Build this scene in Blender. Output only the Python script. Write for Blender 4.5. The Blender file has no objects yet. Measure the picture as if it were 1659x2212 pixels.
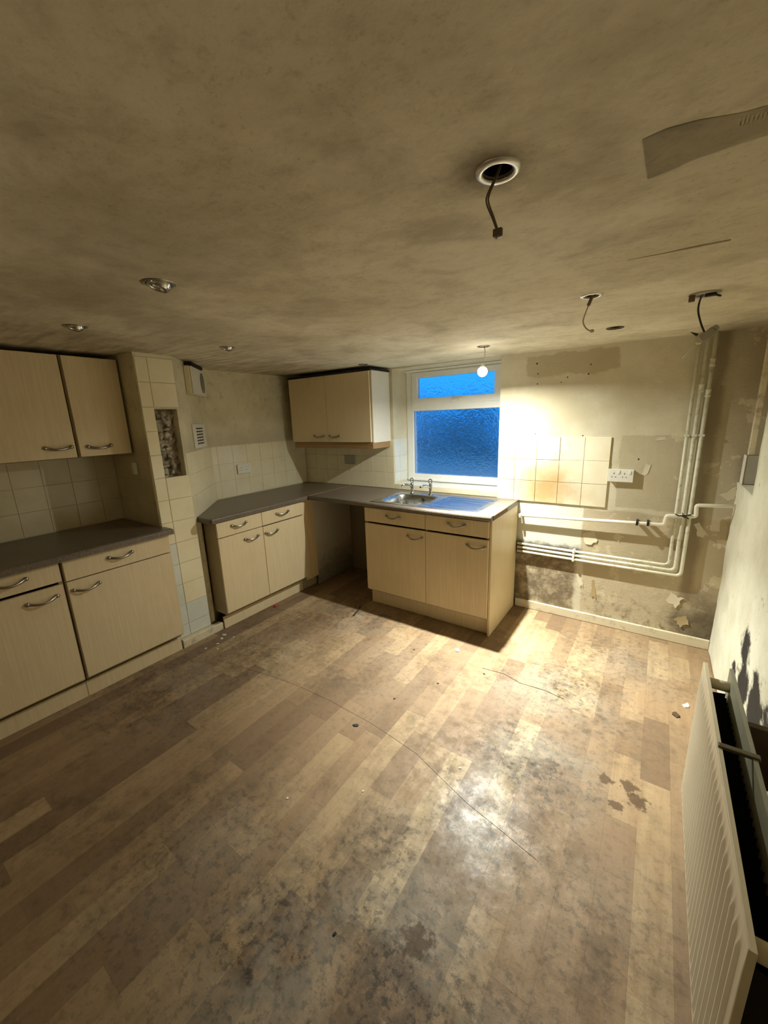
import bpy, bmesh, math, random
from mathutils import Vector, Matrix, noise as mnoise

random.seed(7)
SC = bpy.context.scene
COL = SC.collection

# ------------------------------------------------------------------ camera
cam_d = bpy.data.cameras.new('camera')
cam_d.sensor_fit = 'HORIZONTAL'
cam_d.sensor_width = 36.0
cam_d.lens = 18.429
cam_d.clip_start = 0.02
cam = bpy.data.objects.new('camera', cam_d)
COL.objects.link(cam)
cam.matrix_world = Matrix((
    (0.82313, -0.10336, 0.55837, 3.1916),
    (0.56686, 0.20766, -0.79721, -3.0941),
    (-0.03356, 0.97272, 0.22952, 1.5485),
    (0, 0, 0, 1)))
SC.camera = cam

# ------------------------------------------------------------------ world, exposure
SC.view_settings.view_transform = 'Standard'
SC.view_settings.look = 'None'
SC.view_settings.gamma = 1.0
SC.view_settings.use_curve_mapping = False
SC.view_settings.exposure = 0.0
SC.cycles.max_bounces = 16
SC.cycles.diffuse_bounces = 10
SC.cycles.glossy_bounces = 6
SC.cycles.transmission_bounces = 8

w = bpy.data.worlds.new('dusk_sky')
SC.world = w
w.use_nodes = True
wn = w.node_tree
wn.nodes.clear()
wo = wn.nodes.new('ShaderNodeOutputWorld')
wb = wn.nodes.new('ShaderNodeBackground')
wb.inputs[0].default_value = (0.012, 0.27, 0.86, 1)      # blue dusk, seen under warm white balance
wb.inputs[1].default_value = 1.7
wn.links.new(wb.outputs[0], wo.inputs[0])

BULB_POS = Vector((2.203, -0.520, 1.826))
BULB_POWER = 57.0
BULB_COLOR = (0.98, 0.99, 0.90)

# unseen fill light added behind the camera to lift the dim near room
rear_d = bpy.data.lights.new('rear_fill', 'POINT')
rear_d.energy = 1.4
rear_d.color = (1.0, 0.86, 0.62)
rear_d.shadow_soft_size = 0.12
rear = bpy.data.objects.new('rear_fill', rear_d)
COL.objects.link(rear)
rear.location = (1.7, -4.0, 1.70)


# ------------------------------------------------------------------ materials
def lin(c):
    out = []
    for v in c:
        v = v / 255.0
        out.append(v / 12.92 if v <= 0.04045 else ((v + 0.055) / 1.055) ** 2.4)
    return tuple(out) + (1.0,)


class G:
    """small node-graph helper around one Principled material"""
    def __init__(s, name, rough=0.6, metal=0.0, spec=0.5):
        s.m = bpy.data.materials.new(name)
        s.m.use_nodes = True
        s.t = s.m.node_tree
        s.b = s.t.nodes['Principled BSDF']
        s.b.inputs['Roughness'].default_value = rough
        s.b.inputs['Metallic'].default_value = metal
        s.b.inputs['Specular IOR Level'].default_value = spec
        s._p = None

    def n(s, t):
        return s.t.nodes.new(t)

    def put(s, sock, v):
        if hasattr(v, 'links') or isinstance(v, bpy.types.NodeSocket):
            s.t.links.new(v, sock)
        elif isinstance(v, (tuple, list)) and len(v) == 3 and sock.type == 'RGBA':
            sock.default_value = tuple(v) + (1,)
        else:
            sock.default_value = v

    def pos(s):
        if s._p is None:
            g = s.n('ShaderNodeNewGeometry')
            x = s.n('ShaderNodeSeparateXYZ')
            s.t.links.new(g.outputs['Position'], x.inputs[0])
            s._p = (g.outputs['Position'], x.outputs[0], x.outputs[1], x.outputs[2])
        return s._p

    def mt(s, op, a, b=0.0, c=0.0, clamp=False):
        n = s.n('ShaderNodeMath')
        n.operation = op
        n.use_clamp = clamp
        for i, v in enumerate((a, b, c)):
            s.put(n.inputs[i], v)
        return n.outputs[0]

    def scaled(s, sc, vec=None):
        n = s.n('ShaderNodeVectorMath')
        n.operation = 'MULTIPLY'
        s.put(n.inputs[0], vec if vec is not None else s.pos()[0])
        n.inputs[1].default_value = sc
        return n.outputs[0]

    def noise(s, scale, detail=4.0, rough=0.55, vec=None, dist=0.0):
        n = s.n('ShaderNodeTexNoise')
        s.put(n.inputs['Vector'], vec if vec is not None else s.pos()[0])
        n.inputs['Scale'].default_value = scale
        n.inputs['Detail'].default_value = detail
        n.inputs['Roughness'].default_value = rough
        n.inputs['Distortion'].default_value = dist
        return n.outputs[0]

    def st(s, x, lo, hi, a=0.0, b=1.0):
        n = s.n('ShaderNodeMapRange')
        n.interpolation_type = 'SMOOTHSTEP'
        s.put(n.inputs[0], x)
        n.inputs[1].default_value = lo
        n.inputs[2].default_value = hi
        n.inputs[3].default_value = a
        n.inputs[4].default_value = b
        return n.outputs[0]

    def mix(s, f, a, b, mode='MIX'):
        n = s.n('ShaderNodeMix')
        n.data_type = 'RGBA'
        n.blend_type = mode
        s.put(n.inputs[0], f)
        s.put(n.inputs[6], a)
        s.put(n.inputs[7], b)
        return n.outputs[2]

    def mul(s, *v):
        r = v[0]
        for q in v[1:]:
            r = s.mt('MULTIPLY', r, q)
        return r

    def blob(s, c, r, soft=0.6, nz=0.5, nscale=7.0):
        """ragged stain mask around a point"""
        d = s.n('ShaderNodeVectorMath')
        d.operation = 'DISTANCE'
        s.put(d.inputs[0], s.pos()[0])
        d.inputs[1].default_value = c
        k = s.noise(nscale, 5.0, 0.65)
        dd = s.mt('ADD', d.outputs['Value'], s.mt('MULTIPLY', s.mt('SUBTRACT', k, 0.5), r * nz * 2))
        return s.st(dd, r * (1 - soft), r * (1 + soft * 0.3), 1.0, 0.0)

    def rect(s, u, u0, u1, v, v0, v1, edge=0.012, nz=0.05, nscale=9.0):
        k = s.mt('MULTIPLY', s.mt('SUBTRACT', s.noise(nscale, 5.0, 0.6), 0.5), nz)
        uu = s.mt('ADD', u, k)
        vv = s.mt('ADD', v, k)
        return s.mul(s.st(uu, u0 - edge, u0 + edge), s.st(uu, u1 - edge, u1 + edge, 1.0, 0.0),
                     s.st(vv, v0 - edge, v0 + edge), s.st(vv, v1 - edge, v1 + edge, 1.0, 0.0))

    def col(s, v):
        s.put(s.b.inputs['Base Color'], v)
        return s

    def rgh(s, v):
        s.put(s.b.inputs['Roughness'], v)
        return s

    def bump(s, h, strength=0.3, dist=0.004):
        n = s.n('ShaderNodeBump')
        n.inputs['Strength'].default_value = strength
        n.inputs['Distance'].default_value = dist
        s.put(n.inputs['Height'], h)
        s.t.links.new(n.outputs[0], s.b.inputs['Normal'])
        return s


M = {}


def plain(key, c, rough=0.5, metal=0.0, spec=0.5, vary=0.12, nscale=14.0):
    g = G(key, rough, metal, spec)
    k = g.noise(nscale, 4.0)
    a = lin(c)
    d = tuple(x * (1 - vary * 2) for x in a[:3])
    g.col(g.mix(k, d, a[:3]))
    M[key] = g.m
    return g


def mk_materials():
    # cream cabinet fronts: faint vertical wood grain, fingermarks
    g = G('cream_laminate', 0.42)
    p = g.pos()[0]
    gr = g.noise(1.0, 3.0, 0.6, g.scaled((120, 120, 4)))
    g2 = g.noise(3.0, 4.0, 0.6)
    c = g.mix(g.st(gr, 0.25, 0.75), lin((214, 196, 158))[:3], lin((224, 207, 170))[:3])
    c = g.mix(g.mul(g.st(g2, 0.45, 0.8), 0.4), c, lin((198, 176, 134))[:3])
    g.col(c)
    M['cream'] = g.m
    plain('white_laminate', (226, 222, 205), 0.45, vary=0.05)
    g = G('dirty_white_panel', 0.6)
    z = g.pos()[3]
    k = g.noise(9.0, 6.0, 0.7)
    low = g.st(g.mt('ADD', z, g.mt('MULTIPLY', k, 0.5)), 0.25, 0.75, 1.0, 0.0)
    g.col(g.mix(g.mul(low, 0.75), lin((205, 200, 186))[:3], lin((96, 88, 72))[:3]))
    M['panel'] = g.m
    plain('carcass_edge', (182, 168, 138), 0.6, vary=0.1)
    plain('dark_gap', (28, 22, 16), 0.8)
    g = G('pelmet_wood', 0.5)
    gr = g.noise(1.0, 4.0, 0.6, g.scaled((4, 60, 90)))
    g.col(g.mix(gr, lin((128, 96, 56))[:3], lin((176, 140, 92))[:3]))
    M['pelmet'] = g.m
    g = G('pine_strip', 0.6)
    gr = g.noise(1.0, 4.0, 0.6, g.scaled((60, 60, 5)))
    g.col(g.mix(gr, lin((206, 182, 134))[:3], lin((228, 208, 166))[:3]))
    M['pine'] = g.m
    # worktop
    g = G('dark_worktop', 0.36)
    k = g.noise(220.0, 2.0, 0.7)
    k2 = g.noise(6.0, 4.0)
    c = g.mix(g.st(k, 0.4, 0.62), lin((80, 71, 61))[:3], lin((122, 111, 97))[:3])
    c = g.mix(g.mul(g.st(k2, 0.4, 0.8), 0.35), c, lin((128, 116, 98))[:3])
    g.col(c)
    M['worktop'] = g.m
    plain('worktop_edge_chip', (120, 88, 52), 0.7)
    plain('joint_strip', (170, 150, 116), 0.45, 0.3)
    # metals
    g = G('stainless_steel', 0.24, 1.0)
    k = g.noise(1.0, 3.0, 0.6, g.scaled((3, 90, 90)))
    g.col(g.mix(k, lin((150, 150, 146))[:3], lin((196, 196, 190))[:3]))
    g.rgh(g.st(k, 0.2, 0.8, 0.2, 0.36))
    M['steel'] = g.m
    plain('chrome', (210, 210, 206), 0.12, 1.0, vary=0.04)
    plain('brushed_chrome', (178, 172, 158), 0.28, 1.0, vary=0.1)
    plain('dull_metal', (128, 120, 104), 0.45, 0.8, vary=0.2)
    plain('satin_aluminium', (236, 236, 232), 0.3, 0.85, vary=0.05)
    plain('black_plastic', (20, 19, 18), 0.5)
    plain('white_plastic', (228, 226, 214), 0.35, vary=0.04)
    plain('ivory_plastic', (222, 212, 178), 0.4, vary=0.06)
    plain('grey_plastic', (170, 166, 156), 0.45, vary=0.08)
    plain('upvc', (240, 240, 234), 0.32, vary=0.06)
    plain('cable_grey', (120, 108, 86), 0.6)
    plain('cable_white', (206, 200, 184), 0.6)
    plain('cable_black', (44, 40, 34), 0.6)
    plain('connector', (112, 96, 72), 0.6)
    plain('pink_rubber', (214, 60, 82), 0.5)
    plain('paint_flake', (228, 222, 206), 0.7)
    plain('bark', (84, 62, 38), 0.8)
    plain('dark_chip', (50, 44, 40), 0.8)
    # painted pipework
    g = G('painted_pipe', 0.45)
    k = g.noise(30.0, 5.0, 0.7)
    g.col(g.mix(g.st(k, 0.5, 0.75), lin((214, 212, 190))[:3], lin((168, 158, 128))[:3]))
    M['pipe'] = g.m
    plain('white_pipe', (236, 232, 216), 0.4, vary=0.05)
    # tiles
    def tile(key, a, b, stain=None):
        g = G(key, 0.22)
        k = g.noise(5.0, 4.0, 0.6)
        c = g.mix(g.st(k, 0.35, 0.75), lin(a)[:3], lin(b)[:3])
        if stain:
            c = g.mix(g.mul(g.blob(stain[0], stain[1], 0.9, 0.5, 9.0), 0.8), c, lin(stain[2])[:3])
        g.col(c)
        g.bump(g.noise(16.0, 3.0), 0.12, 0.003)
        M[key] = g.m
    tile('cream_tile', (228, 220, 190), (220, 210, 176))
    tile('cooker_tile', (238, 230, 204), (230, 218, 184), ((2.52, 0, 1.0), 0.26, (190, 146, 84)))
    tile('alcove_tile', (212, 202, 172), (200, 188, 154))
    tile('pier_tile', (234, 226, 194), (228, 216, 178))
    tile('white_tile', (214, 216, 206), (204, 206, 196))
    plain('grout', (150, 134, 98), 0.9, vary=0.2)
    # walls
    g = G('cream_wall_paint', 0.75)
    x, y, z = g.pos()[1:]
    k = g.noise(3.0, 6.0, 0.6)
    k2 = g.noise(16.0, 5.0, 0.7)
    c = g.mix(g.st(k, 0.35, 0.7), lin((222, 215, 186))[:3], lin((202, 194, 162))[:3])
    c = g.mix(g.mul(g.st(k2, 0.52, 0.75), g.st(z, 1.3, 1.9, 0.15, 0.5)), c, lin((120, 110, 84))[:3])
    grime = g.mul(g.st(g.mt('ADD', z, g.mt('MULTIPLY', k, 0.12)), 1.36, 1.44), g.st(g.mt('ADD', z, g.mt('MULTIPLY', k, 0.12)), 1.44, 1.6, 1.0, 0.0))
    c = g.mix(g.mul(grime, 0.35), c, lin((140, 128, 98))[:3])
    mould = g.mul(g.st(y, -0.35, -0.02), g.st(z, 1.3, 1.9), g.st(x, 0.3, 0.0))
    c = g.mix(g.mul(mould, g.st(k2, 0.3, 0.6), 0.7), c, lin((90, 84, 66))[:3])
    g.col(c)
    g.bump(g.mt('ADD', g.noise(60.0, 4.0), g.noise(9.0, 3.0)), 0.25, 0.004)
    M['wall'] = g.m
    # stripped window wall to the right of the window
    g = G('stripped_wall', 0.8)
    x, y, z = g.pos()[1:]
    k = g.noise(2.2, 6.0, 0.6)
    kf = g.noise(11.0, 6.0, 0.7)
    c = g.mix(g.st(k, 0.35, 0.68), lin((214, 207, 182))[:3], lin((194, 184, 154))[:3])
    # yellow glue bands where paper is gone
    yb = g.rect(x, 2.34, 2.92, z, 1.81, 1.955, 0.01, 0.12, 6.0)
    c = g.mix(g.mul(yb, 0.55), c, lin((160, 144, 102))[:3])
    # bare plaster lower right
    bare = g.rect(x, 2.98, 3.34, z, 0.90, 1.39, 0.006, 0.07, 5.0)
    c = g.mix(g.mul(bare, 0.6), c, lin((172, 160, 130))[:3])
    rt = g.st(g.mt('ADD', x, g.mt('MULTIPLY', g.mt('SUBTRACT', k, 0.5), 0.1)), 3.38, 3.44)
    c = g.mix(g.mul(rt, 0.6), c, lin((152, 138, 112))[:3])
    low = g.rect(x, 2.30, 3.75, z, -0.2, 0.87, 0.01, 0.08, 5.0)
    c = g.mix(g.mul(low, 0.7), c, lin((176, 160, 130))[:3])
    torn = g.mul(low, g.st(g.noise(3.4, 6.0, 0.6), 0.56, 0.585))
    c = g.mix(g.mul(torn, 0.75), c, lin((206, 194, 162))[:3])
    torn2 = g.mul(g.st(g.noise(4.6, 7.0, 0.62), 0.60, 0.615), g.st(x, 2.9, 3.0))
    c = g.mix(g.mul(torn2, 0.6), c, lin((214, 204, 176))[:3])
    # pale rectangle and mould behind the missing cooker
    pale = g.rect(x, 2.30, 2.79, z, 0.55, 0.885, 0.008, 0.02, 12.0)
    c = g.mix(pale, c, lin((212, 210, 194))[:3])
    strip = g.rect(x, 2.76, 2.82, z, 0.05, 0.52, 0.008, 0.04, 12.0)
    c = g.mix(g.mul(strip, 0.8), c, lin((206, 200, 178))[:3])
    m1 = g.rect(x, 2.30, 2.77, z, 0.02, 0.53, 0.02, 0.08, 8.0)
    c = g.mix(g.mul(m1, g.st(kf, 0.25, 0.6), 0.85), c, lin((92, 76, 54))[:3])
    m3 = g.rect(x, 2.30, 2.80, z, 0.47, 0.57, 0.03, 0.10, 14.0)
    c = g.mix(g.mul(m3, 0.85), c, lin((48, 40, 28))[:3])
    m2 = g.mul(g.st(z, 0.42, 0.05), g.st(kf, 0.46, 0.66), g.st(x, 2.7, 2.9))
    c = g.mix(g.mul(m2, 0.75), c, lin((88, 72, 50))[:3])
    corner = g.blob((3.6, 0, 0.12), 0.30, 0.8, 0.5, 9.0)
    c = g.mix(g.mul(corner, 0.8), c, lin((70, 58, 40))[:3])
    brn = g.mul(g.rect(x, 3.40, 3.47, z, 0.3, 1.98, 0.02, 0.05, 8.0), 0.55)
    c = g.mix(brn, c, lin((104, 84, 56))[:3])
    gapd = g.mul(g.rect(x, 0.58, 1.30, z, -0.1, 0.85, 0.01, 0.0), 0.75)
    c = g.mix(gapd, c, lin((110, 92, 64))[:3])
    for (sx, sz, sr) in ((2.41, 1.90, .007), (2.42, 1.83, .005), (2.42, 1.76, .005), (2.62, 1.79, .005), (2.75, 1.80, .006),
                         (2.76, 1.86, .005), (2.58, 1.76, .004), (2.425, 1.405, .004), (2.745, 1.39, .005), (3.09, 1.235, .006)):
        c = g.mix(g.blob((sx, 0, sz), sr, 0.3, 0.1, 60.0), c, lin((40, 30, 20))[:3])
    halo = g.blob((3.095, 0, 1.23), 0.028, 0.2, 0.2, 40.0)
    g.col(c)
    g.bump(g.mt('ADD', g.mt('MULTIPLY', kf, 1.5), g.noise(70.0, 4.0)), 0.35, 0.005)
    M['stripped'] = g.m
    # right wall: rough white plaster with black exposed patches behind the radiator
    g = G('white_plaster', 0.7)
    x, y, z = g.pos()[1:]
    k = g.noise(4.0, 6.0, 0.6)
    c = g.mix(g.st(k, 0.3, 0.7), lin((224, 224, 206))[:3], lin((204, 202, 180))[:3])
    sp = g.noise(24.0, 3.0, 0.5)
    c = g.mix(g.mul(g.st(sp, 0.70, 0.74), 0.6), c, lin((120, 120, 112))[:3])
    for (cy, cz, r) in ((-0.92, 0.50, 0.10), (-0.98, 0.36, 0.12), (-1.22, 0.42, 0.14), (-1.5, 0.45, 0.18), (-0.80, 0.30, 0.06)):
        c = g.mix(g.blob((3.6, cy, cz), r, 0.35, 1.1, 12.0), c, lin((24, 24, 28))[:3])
    g.col(c)
    g.bump(g.mt('ADD', g.noise(7.0, 4.0), g.mt('MULTIPLY', g.noise(50.0, 4.0), 0.4)), 0.45, 0.008)
    M['plaster'] = g.m
    # ceiling: smoke-stained cream lining paper
    g = G('stained_ceiling', 0.85)
    x, y, z = g.pos()[1:]
    k = g.noise(1.6, 6.0, 0.62)
    k2 = g.noise(1.0, 6.0, 0.65, g.scaled((13.0, 19.0, 1.0)))
    k3 = g.noise(1.0, 4.0, 0.6, g.scaled((3.0, 16.0, 1.0)))
    c = g.mix(g.st(k, 0.3, 0.72), lin((232, 225, 204))[:3], lin((206, 197, 170))[:3])
    c = g.mix(g.mul(g.st(k2, 0.42, 0.80), 0.30), c, lin((132, 121, 96))[:3])
    kb = g.noise(3.4, 6.0, 0.6, None, 0.4)
    c = g.mix(g.mul(g.st(kb, 0.46, 0.74), 0.42), c, lin((128, 116, 92))[:3])
    k4 = g.noise(70.0, 4.0, 0.75)
    c = g.mix(g.mul(g.st(k4, 0.52, 0.72), g.st(k, 0.35, 0.6, 0.10, 0.35)), c, lin((134, 122, 98))[:3])
    sm = g.mul(g.st(x, 1.7, 0.4), g.st(k3, 0.40, 0.68))
    c = g.mix(g.mul(sm, 0.55), c, lin((120, 108, 82))[:3])
    for (cx, cy, r, s_) in ((2.893, -2.297, 0.085, 0.85), (1.6, -2.45, 0.32, 0.3), (0.15, -0.15, 0.40, 0.6), (0.33, -1.45, 0.12, 0.9),
                            (3.55, -0.1, 0.22, 0.5), (1.35, -2.0, 0.3, 0.3), (2.1, -2.5, 0.35, 0.25)):
        c = g.mix(g.mul(g.blob((cx, cy, 1.98), r, 0.8, 0.5, 9.0), s_), c, lin((84, 70, 46))[:3])
    g.col(c)
    g.bump(g.mt('ADD', g.noise(5.0, 4.0), g.mt('MULTIPLY', g.noise(90.0, 3.0), 0.35)), 0.3, 0.006)
    M['ceiling'] = g.m
    # floor planks
    def floor_mat(key, per_object):
        g = G(key, 0.4, 0.0, 0.3)
        pp, x, y, z = g.pos()
        oi = g.n('ShaderNodeObjectInfo')
        rnd = oi.outputs['Random']
        cr = g.n('ShaderNodeValToRGB')
        el = cr.color_ramp.elements
        el[0].position = 0.0
        el[0].color = lin((124, 103, 80))
        el[1].position = 1.0
        el[1].color = lin((184, 162, 126))
        for pz, cc in ((0.25, (141, 118, 91)), (0.45, (150, 126, 97)), (0.7, (159, 135, 103)), (0.88, (168, 145, 111))):
            e = el.new(pz)
            e.color = lin(cc)
        if per_object:
            g.t.links.new(rnd, cr.inputs[0])
        else:
            cr.inputs[0].default_value = 0.5
        off = g.n('ShaderNodeVectorMath')
        off.operation = 'ADD'
        g.t.links.new(g.scaled((26, 2.6, 1.0)), off.inputs[0])
        cmb = g.n('ShaderNodeCombineXYZ')
        g.t.links.new(g.mt('MULTIPLY', rnd, 40.0), cmb.inputs[2])
        g.t.links.new(cmb.outputs[0], off.inputs[1])
        gr = g.noise(1.0, 5.0, 0.62, off.outputs[0], 0.6)
        gr2 = g.noise(4.0, 4.0, 0.6, off.outputs[0])
        c = g.mix(g.mul(g.st(gr, 0.35, 0.75), 0.40), cr.outputs[0], lin((128, 98, 66))[:3])
        c = g.mix(g.mul(g.st(gr2, 0.5, 0.8), 0.22), c, lin((110, 84, 58))[:3])
        # trodden-in dirt, pale worn patches
        d1 = g.noise(2.3, 7.0, 0.68)
        d2 = g.noise(13.0, 6.0, 0.72)
        d3 = g.noise(34.0, 4.0, 0.7)
        c = g.mix(g.mul(g.st(d1, 0.42, 0.68), g.st(d2, 0.38, 0.62), 0.55), c, lin((88, 76, 58))[:3])
        c = g.mix(g.mul(g.st(d3, 0.50, 0.70), 0.28), c, lin((84, 70, 52))[:3])
        area = None
        for (cx, cy, r, s_) in ((2.84, -1.52, 0.34, 0.9), (2.78, -1.92, 0.30, 0.8), (2.70, -2.36, 0.34, 0.95), (2.85, -0.95, 0.42, 0.75),
                                (3.1, -0.45, 0.4, 0.5), (2.55, -2.2, 0.25, 0.6), (1.3, -0.85, 0.5, 0.45), (1.9, -1.2, 0.55, 0.25),
                                (1.0, -1.5, 0.6, 0.35), (2.9, -2.6, 0.40, 0.9), (0.9, -2.1, 0.5, 0.5), (2.45, -2.65, 0.40, 0.9), (3.15, -2.0, 0.35, 0.35), (2.0, -2.6, 0.45, 0.5)):
            b = g.mul(g.blob((cx, cy, 0), r, 1.0, 0.7, 6.0), s_)
            area = b if area is None else g.mt('MAXIMUM', area, b)
        c = g.mix(g.mul(area, g.st(d2, 0.34, 0.56), 0.8), c, lin((80, 74, 64))[:3])
        c = g.mix(g.mul(area, g.st(d3, 0.50, 0.60), 0.85), c, lin((46, 40, 34))[:3])
        c = g.mix(g.mul(area, g.st(d1, 0.56, 0.44), 0.25), c, lin((206, 198, 178))[:3])
        for (cx, cy, r) in ((3.238, -1.42, 0.035), (3.268, -1.475, 0.04), (3.198, -1.545, 0.028), (3.15, -1.43, 0.03), (2.74, -2.35, 0.05)):
            c = g.mix(g.mul(g.blob((cx, cy, 0), r, 0.35, 1.6, 38.0), 0.8), c, lin((74, 54, 30))[:3])
        c = g.mix(g.mul(g.st(d3, 0.70, 0.74), 0.7), c, lin((60, 48, 36))[:3])
        g.col(c)
        wet = g.mt('MAXIMUM', g.blob((2.76, -1.86, 0), 0.22, 0.6, 0.6, 8.0), g.mul(g.blob((2.85, -2.05, 0), 0.12, 0.6, 0.6, 10.0), 0.7))
        ro = g.st(d2, 0.3, 0.7, 0.48, 0.70)
        ro = g.mt('SUBTRACT', ro, g.mul(wet, 0.16))
        g.rgh(ro)
        g.bump(g.mt('ADD', g.mt('ADD', g.mt('MULTIPLY', d2, 1.2), g.mt('MULTIPLY', d3, 0.5)), g.mt('MULTIPLY', gr, 0.3)), 0.3, 0.005)
        M[key] = g.m
    floor_mat('wood_plank', True)
    floor_mat('wood_floor_base', False)
    plain('seam_dirt', (66, 52, 38), 0.8)
    # radiator
    g = G('radiator_enamel', 0.35)
    k = g.noise(5.0, 5.0, 0.6)
    g.col(g.mix(k, lin((228, 219, 194))[:3], lin((208, 196, 166))[:3]))
    M['radiator'] = g.m
    plain('radiator_back', (158, 158, 138), 0.5, vary=0.15)
    plain('rust', (104, 86, 62), 0.7, 0.3, vary=0.2)
    # skirting
    g = G('skirting_paint', 0.55)
    k = g.noise(12.0, 6.0, 0.7)
    g.col(g.mix(g.st(k, 0.5, 0.75), lin((216, 206, 178))[:3], lin((140, 122, 90))[:3]))
    M['skirt'] = g.m
    # rubble in the opened-up pier
    g = G('rubble_stone', 0.9)
    k = g.noise(22.0, 5.0, 0.65)
    k2 = g.noise(14.0, 4.0, 0.6)
    c = g.mix(g.st(k, 0.3, 0.7), lin((104, 95, 82))[:3], lin((188, 178, 156))[:3])
    c = g.mix(g.st(k2, 0.58, 0.64), c, lin((196, 190, 172))[:3])
    g.col(c)
    g.bump(k, 0.5, 0.006)
    M['rubble'] = g.m
    # glass
    g = G('obscure_glass', 0.10)
    g.b.inputs['Transmission Weight'].default_value = 1.0
    g.b.inputs['IOR'].default_value = 1.45
    g.col((0.95, 0.97, 1.0))
    gv = g.scaled((1.0, 40.0, 1.0))
    k = g.noise(26.0, 3.0, 0.55, gv, 1.2)
    k2 = g.noise(80.0, 2.0, 0.5, gv, 0.5)
    g.bump(g.mt('ADD', k, g.mt('MULTIPLY', k2, 0.35)), 0.6, 0.010)
    M['glass'] = g.m
    # outside
    plain('outside_render', (240, 240, 236), 0.9, vary=0.15)
    plain('outside_stone', (226, 226, 222), 0.95, vary=0.3, nscale=5.0)
    plain('outside_ground', (220, 214, 200), 0.95, vary=0.25, nscale=5.0)
    plain('ivy_leaf', (168, 176, 170), 0.7, vary=0.4, nscale=30.0)
    plain('ivy_stem', (80, 66, 50), 0.8)
    # bulb
    g = G('bulb_glow', 0.4)
    g.col((1, 0.97, 0.9))
    g.b.inputs['Emission Color'].default_value = (1.0, 0.96, 0.86, 1)
    g.b.inputs['Emission Strength'].default_value = 40.0
    M['bulb'] = g.m


mk_materials()


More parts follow.
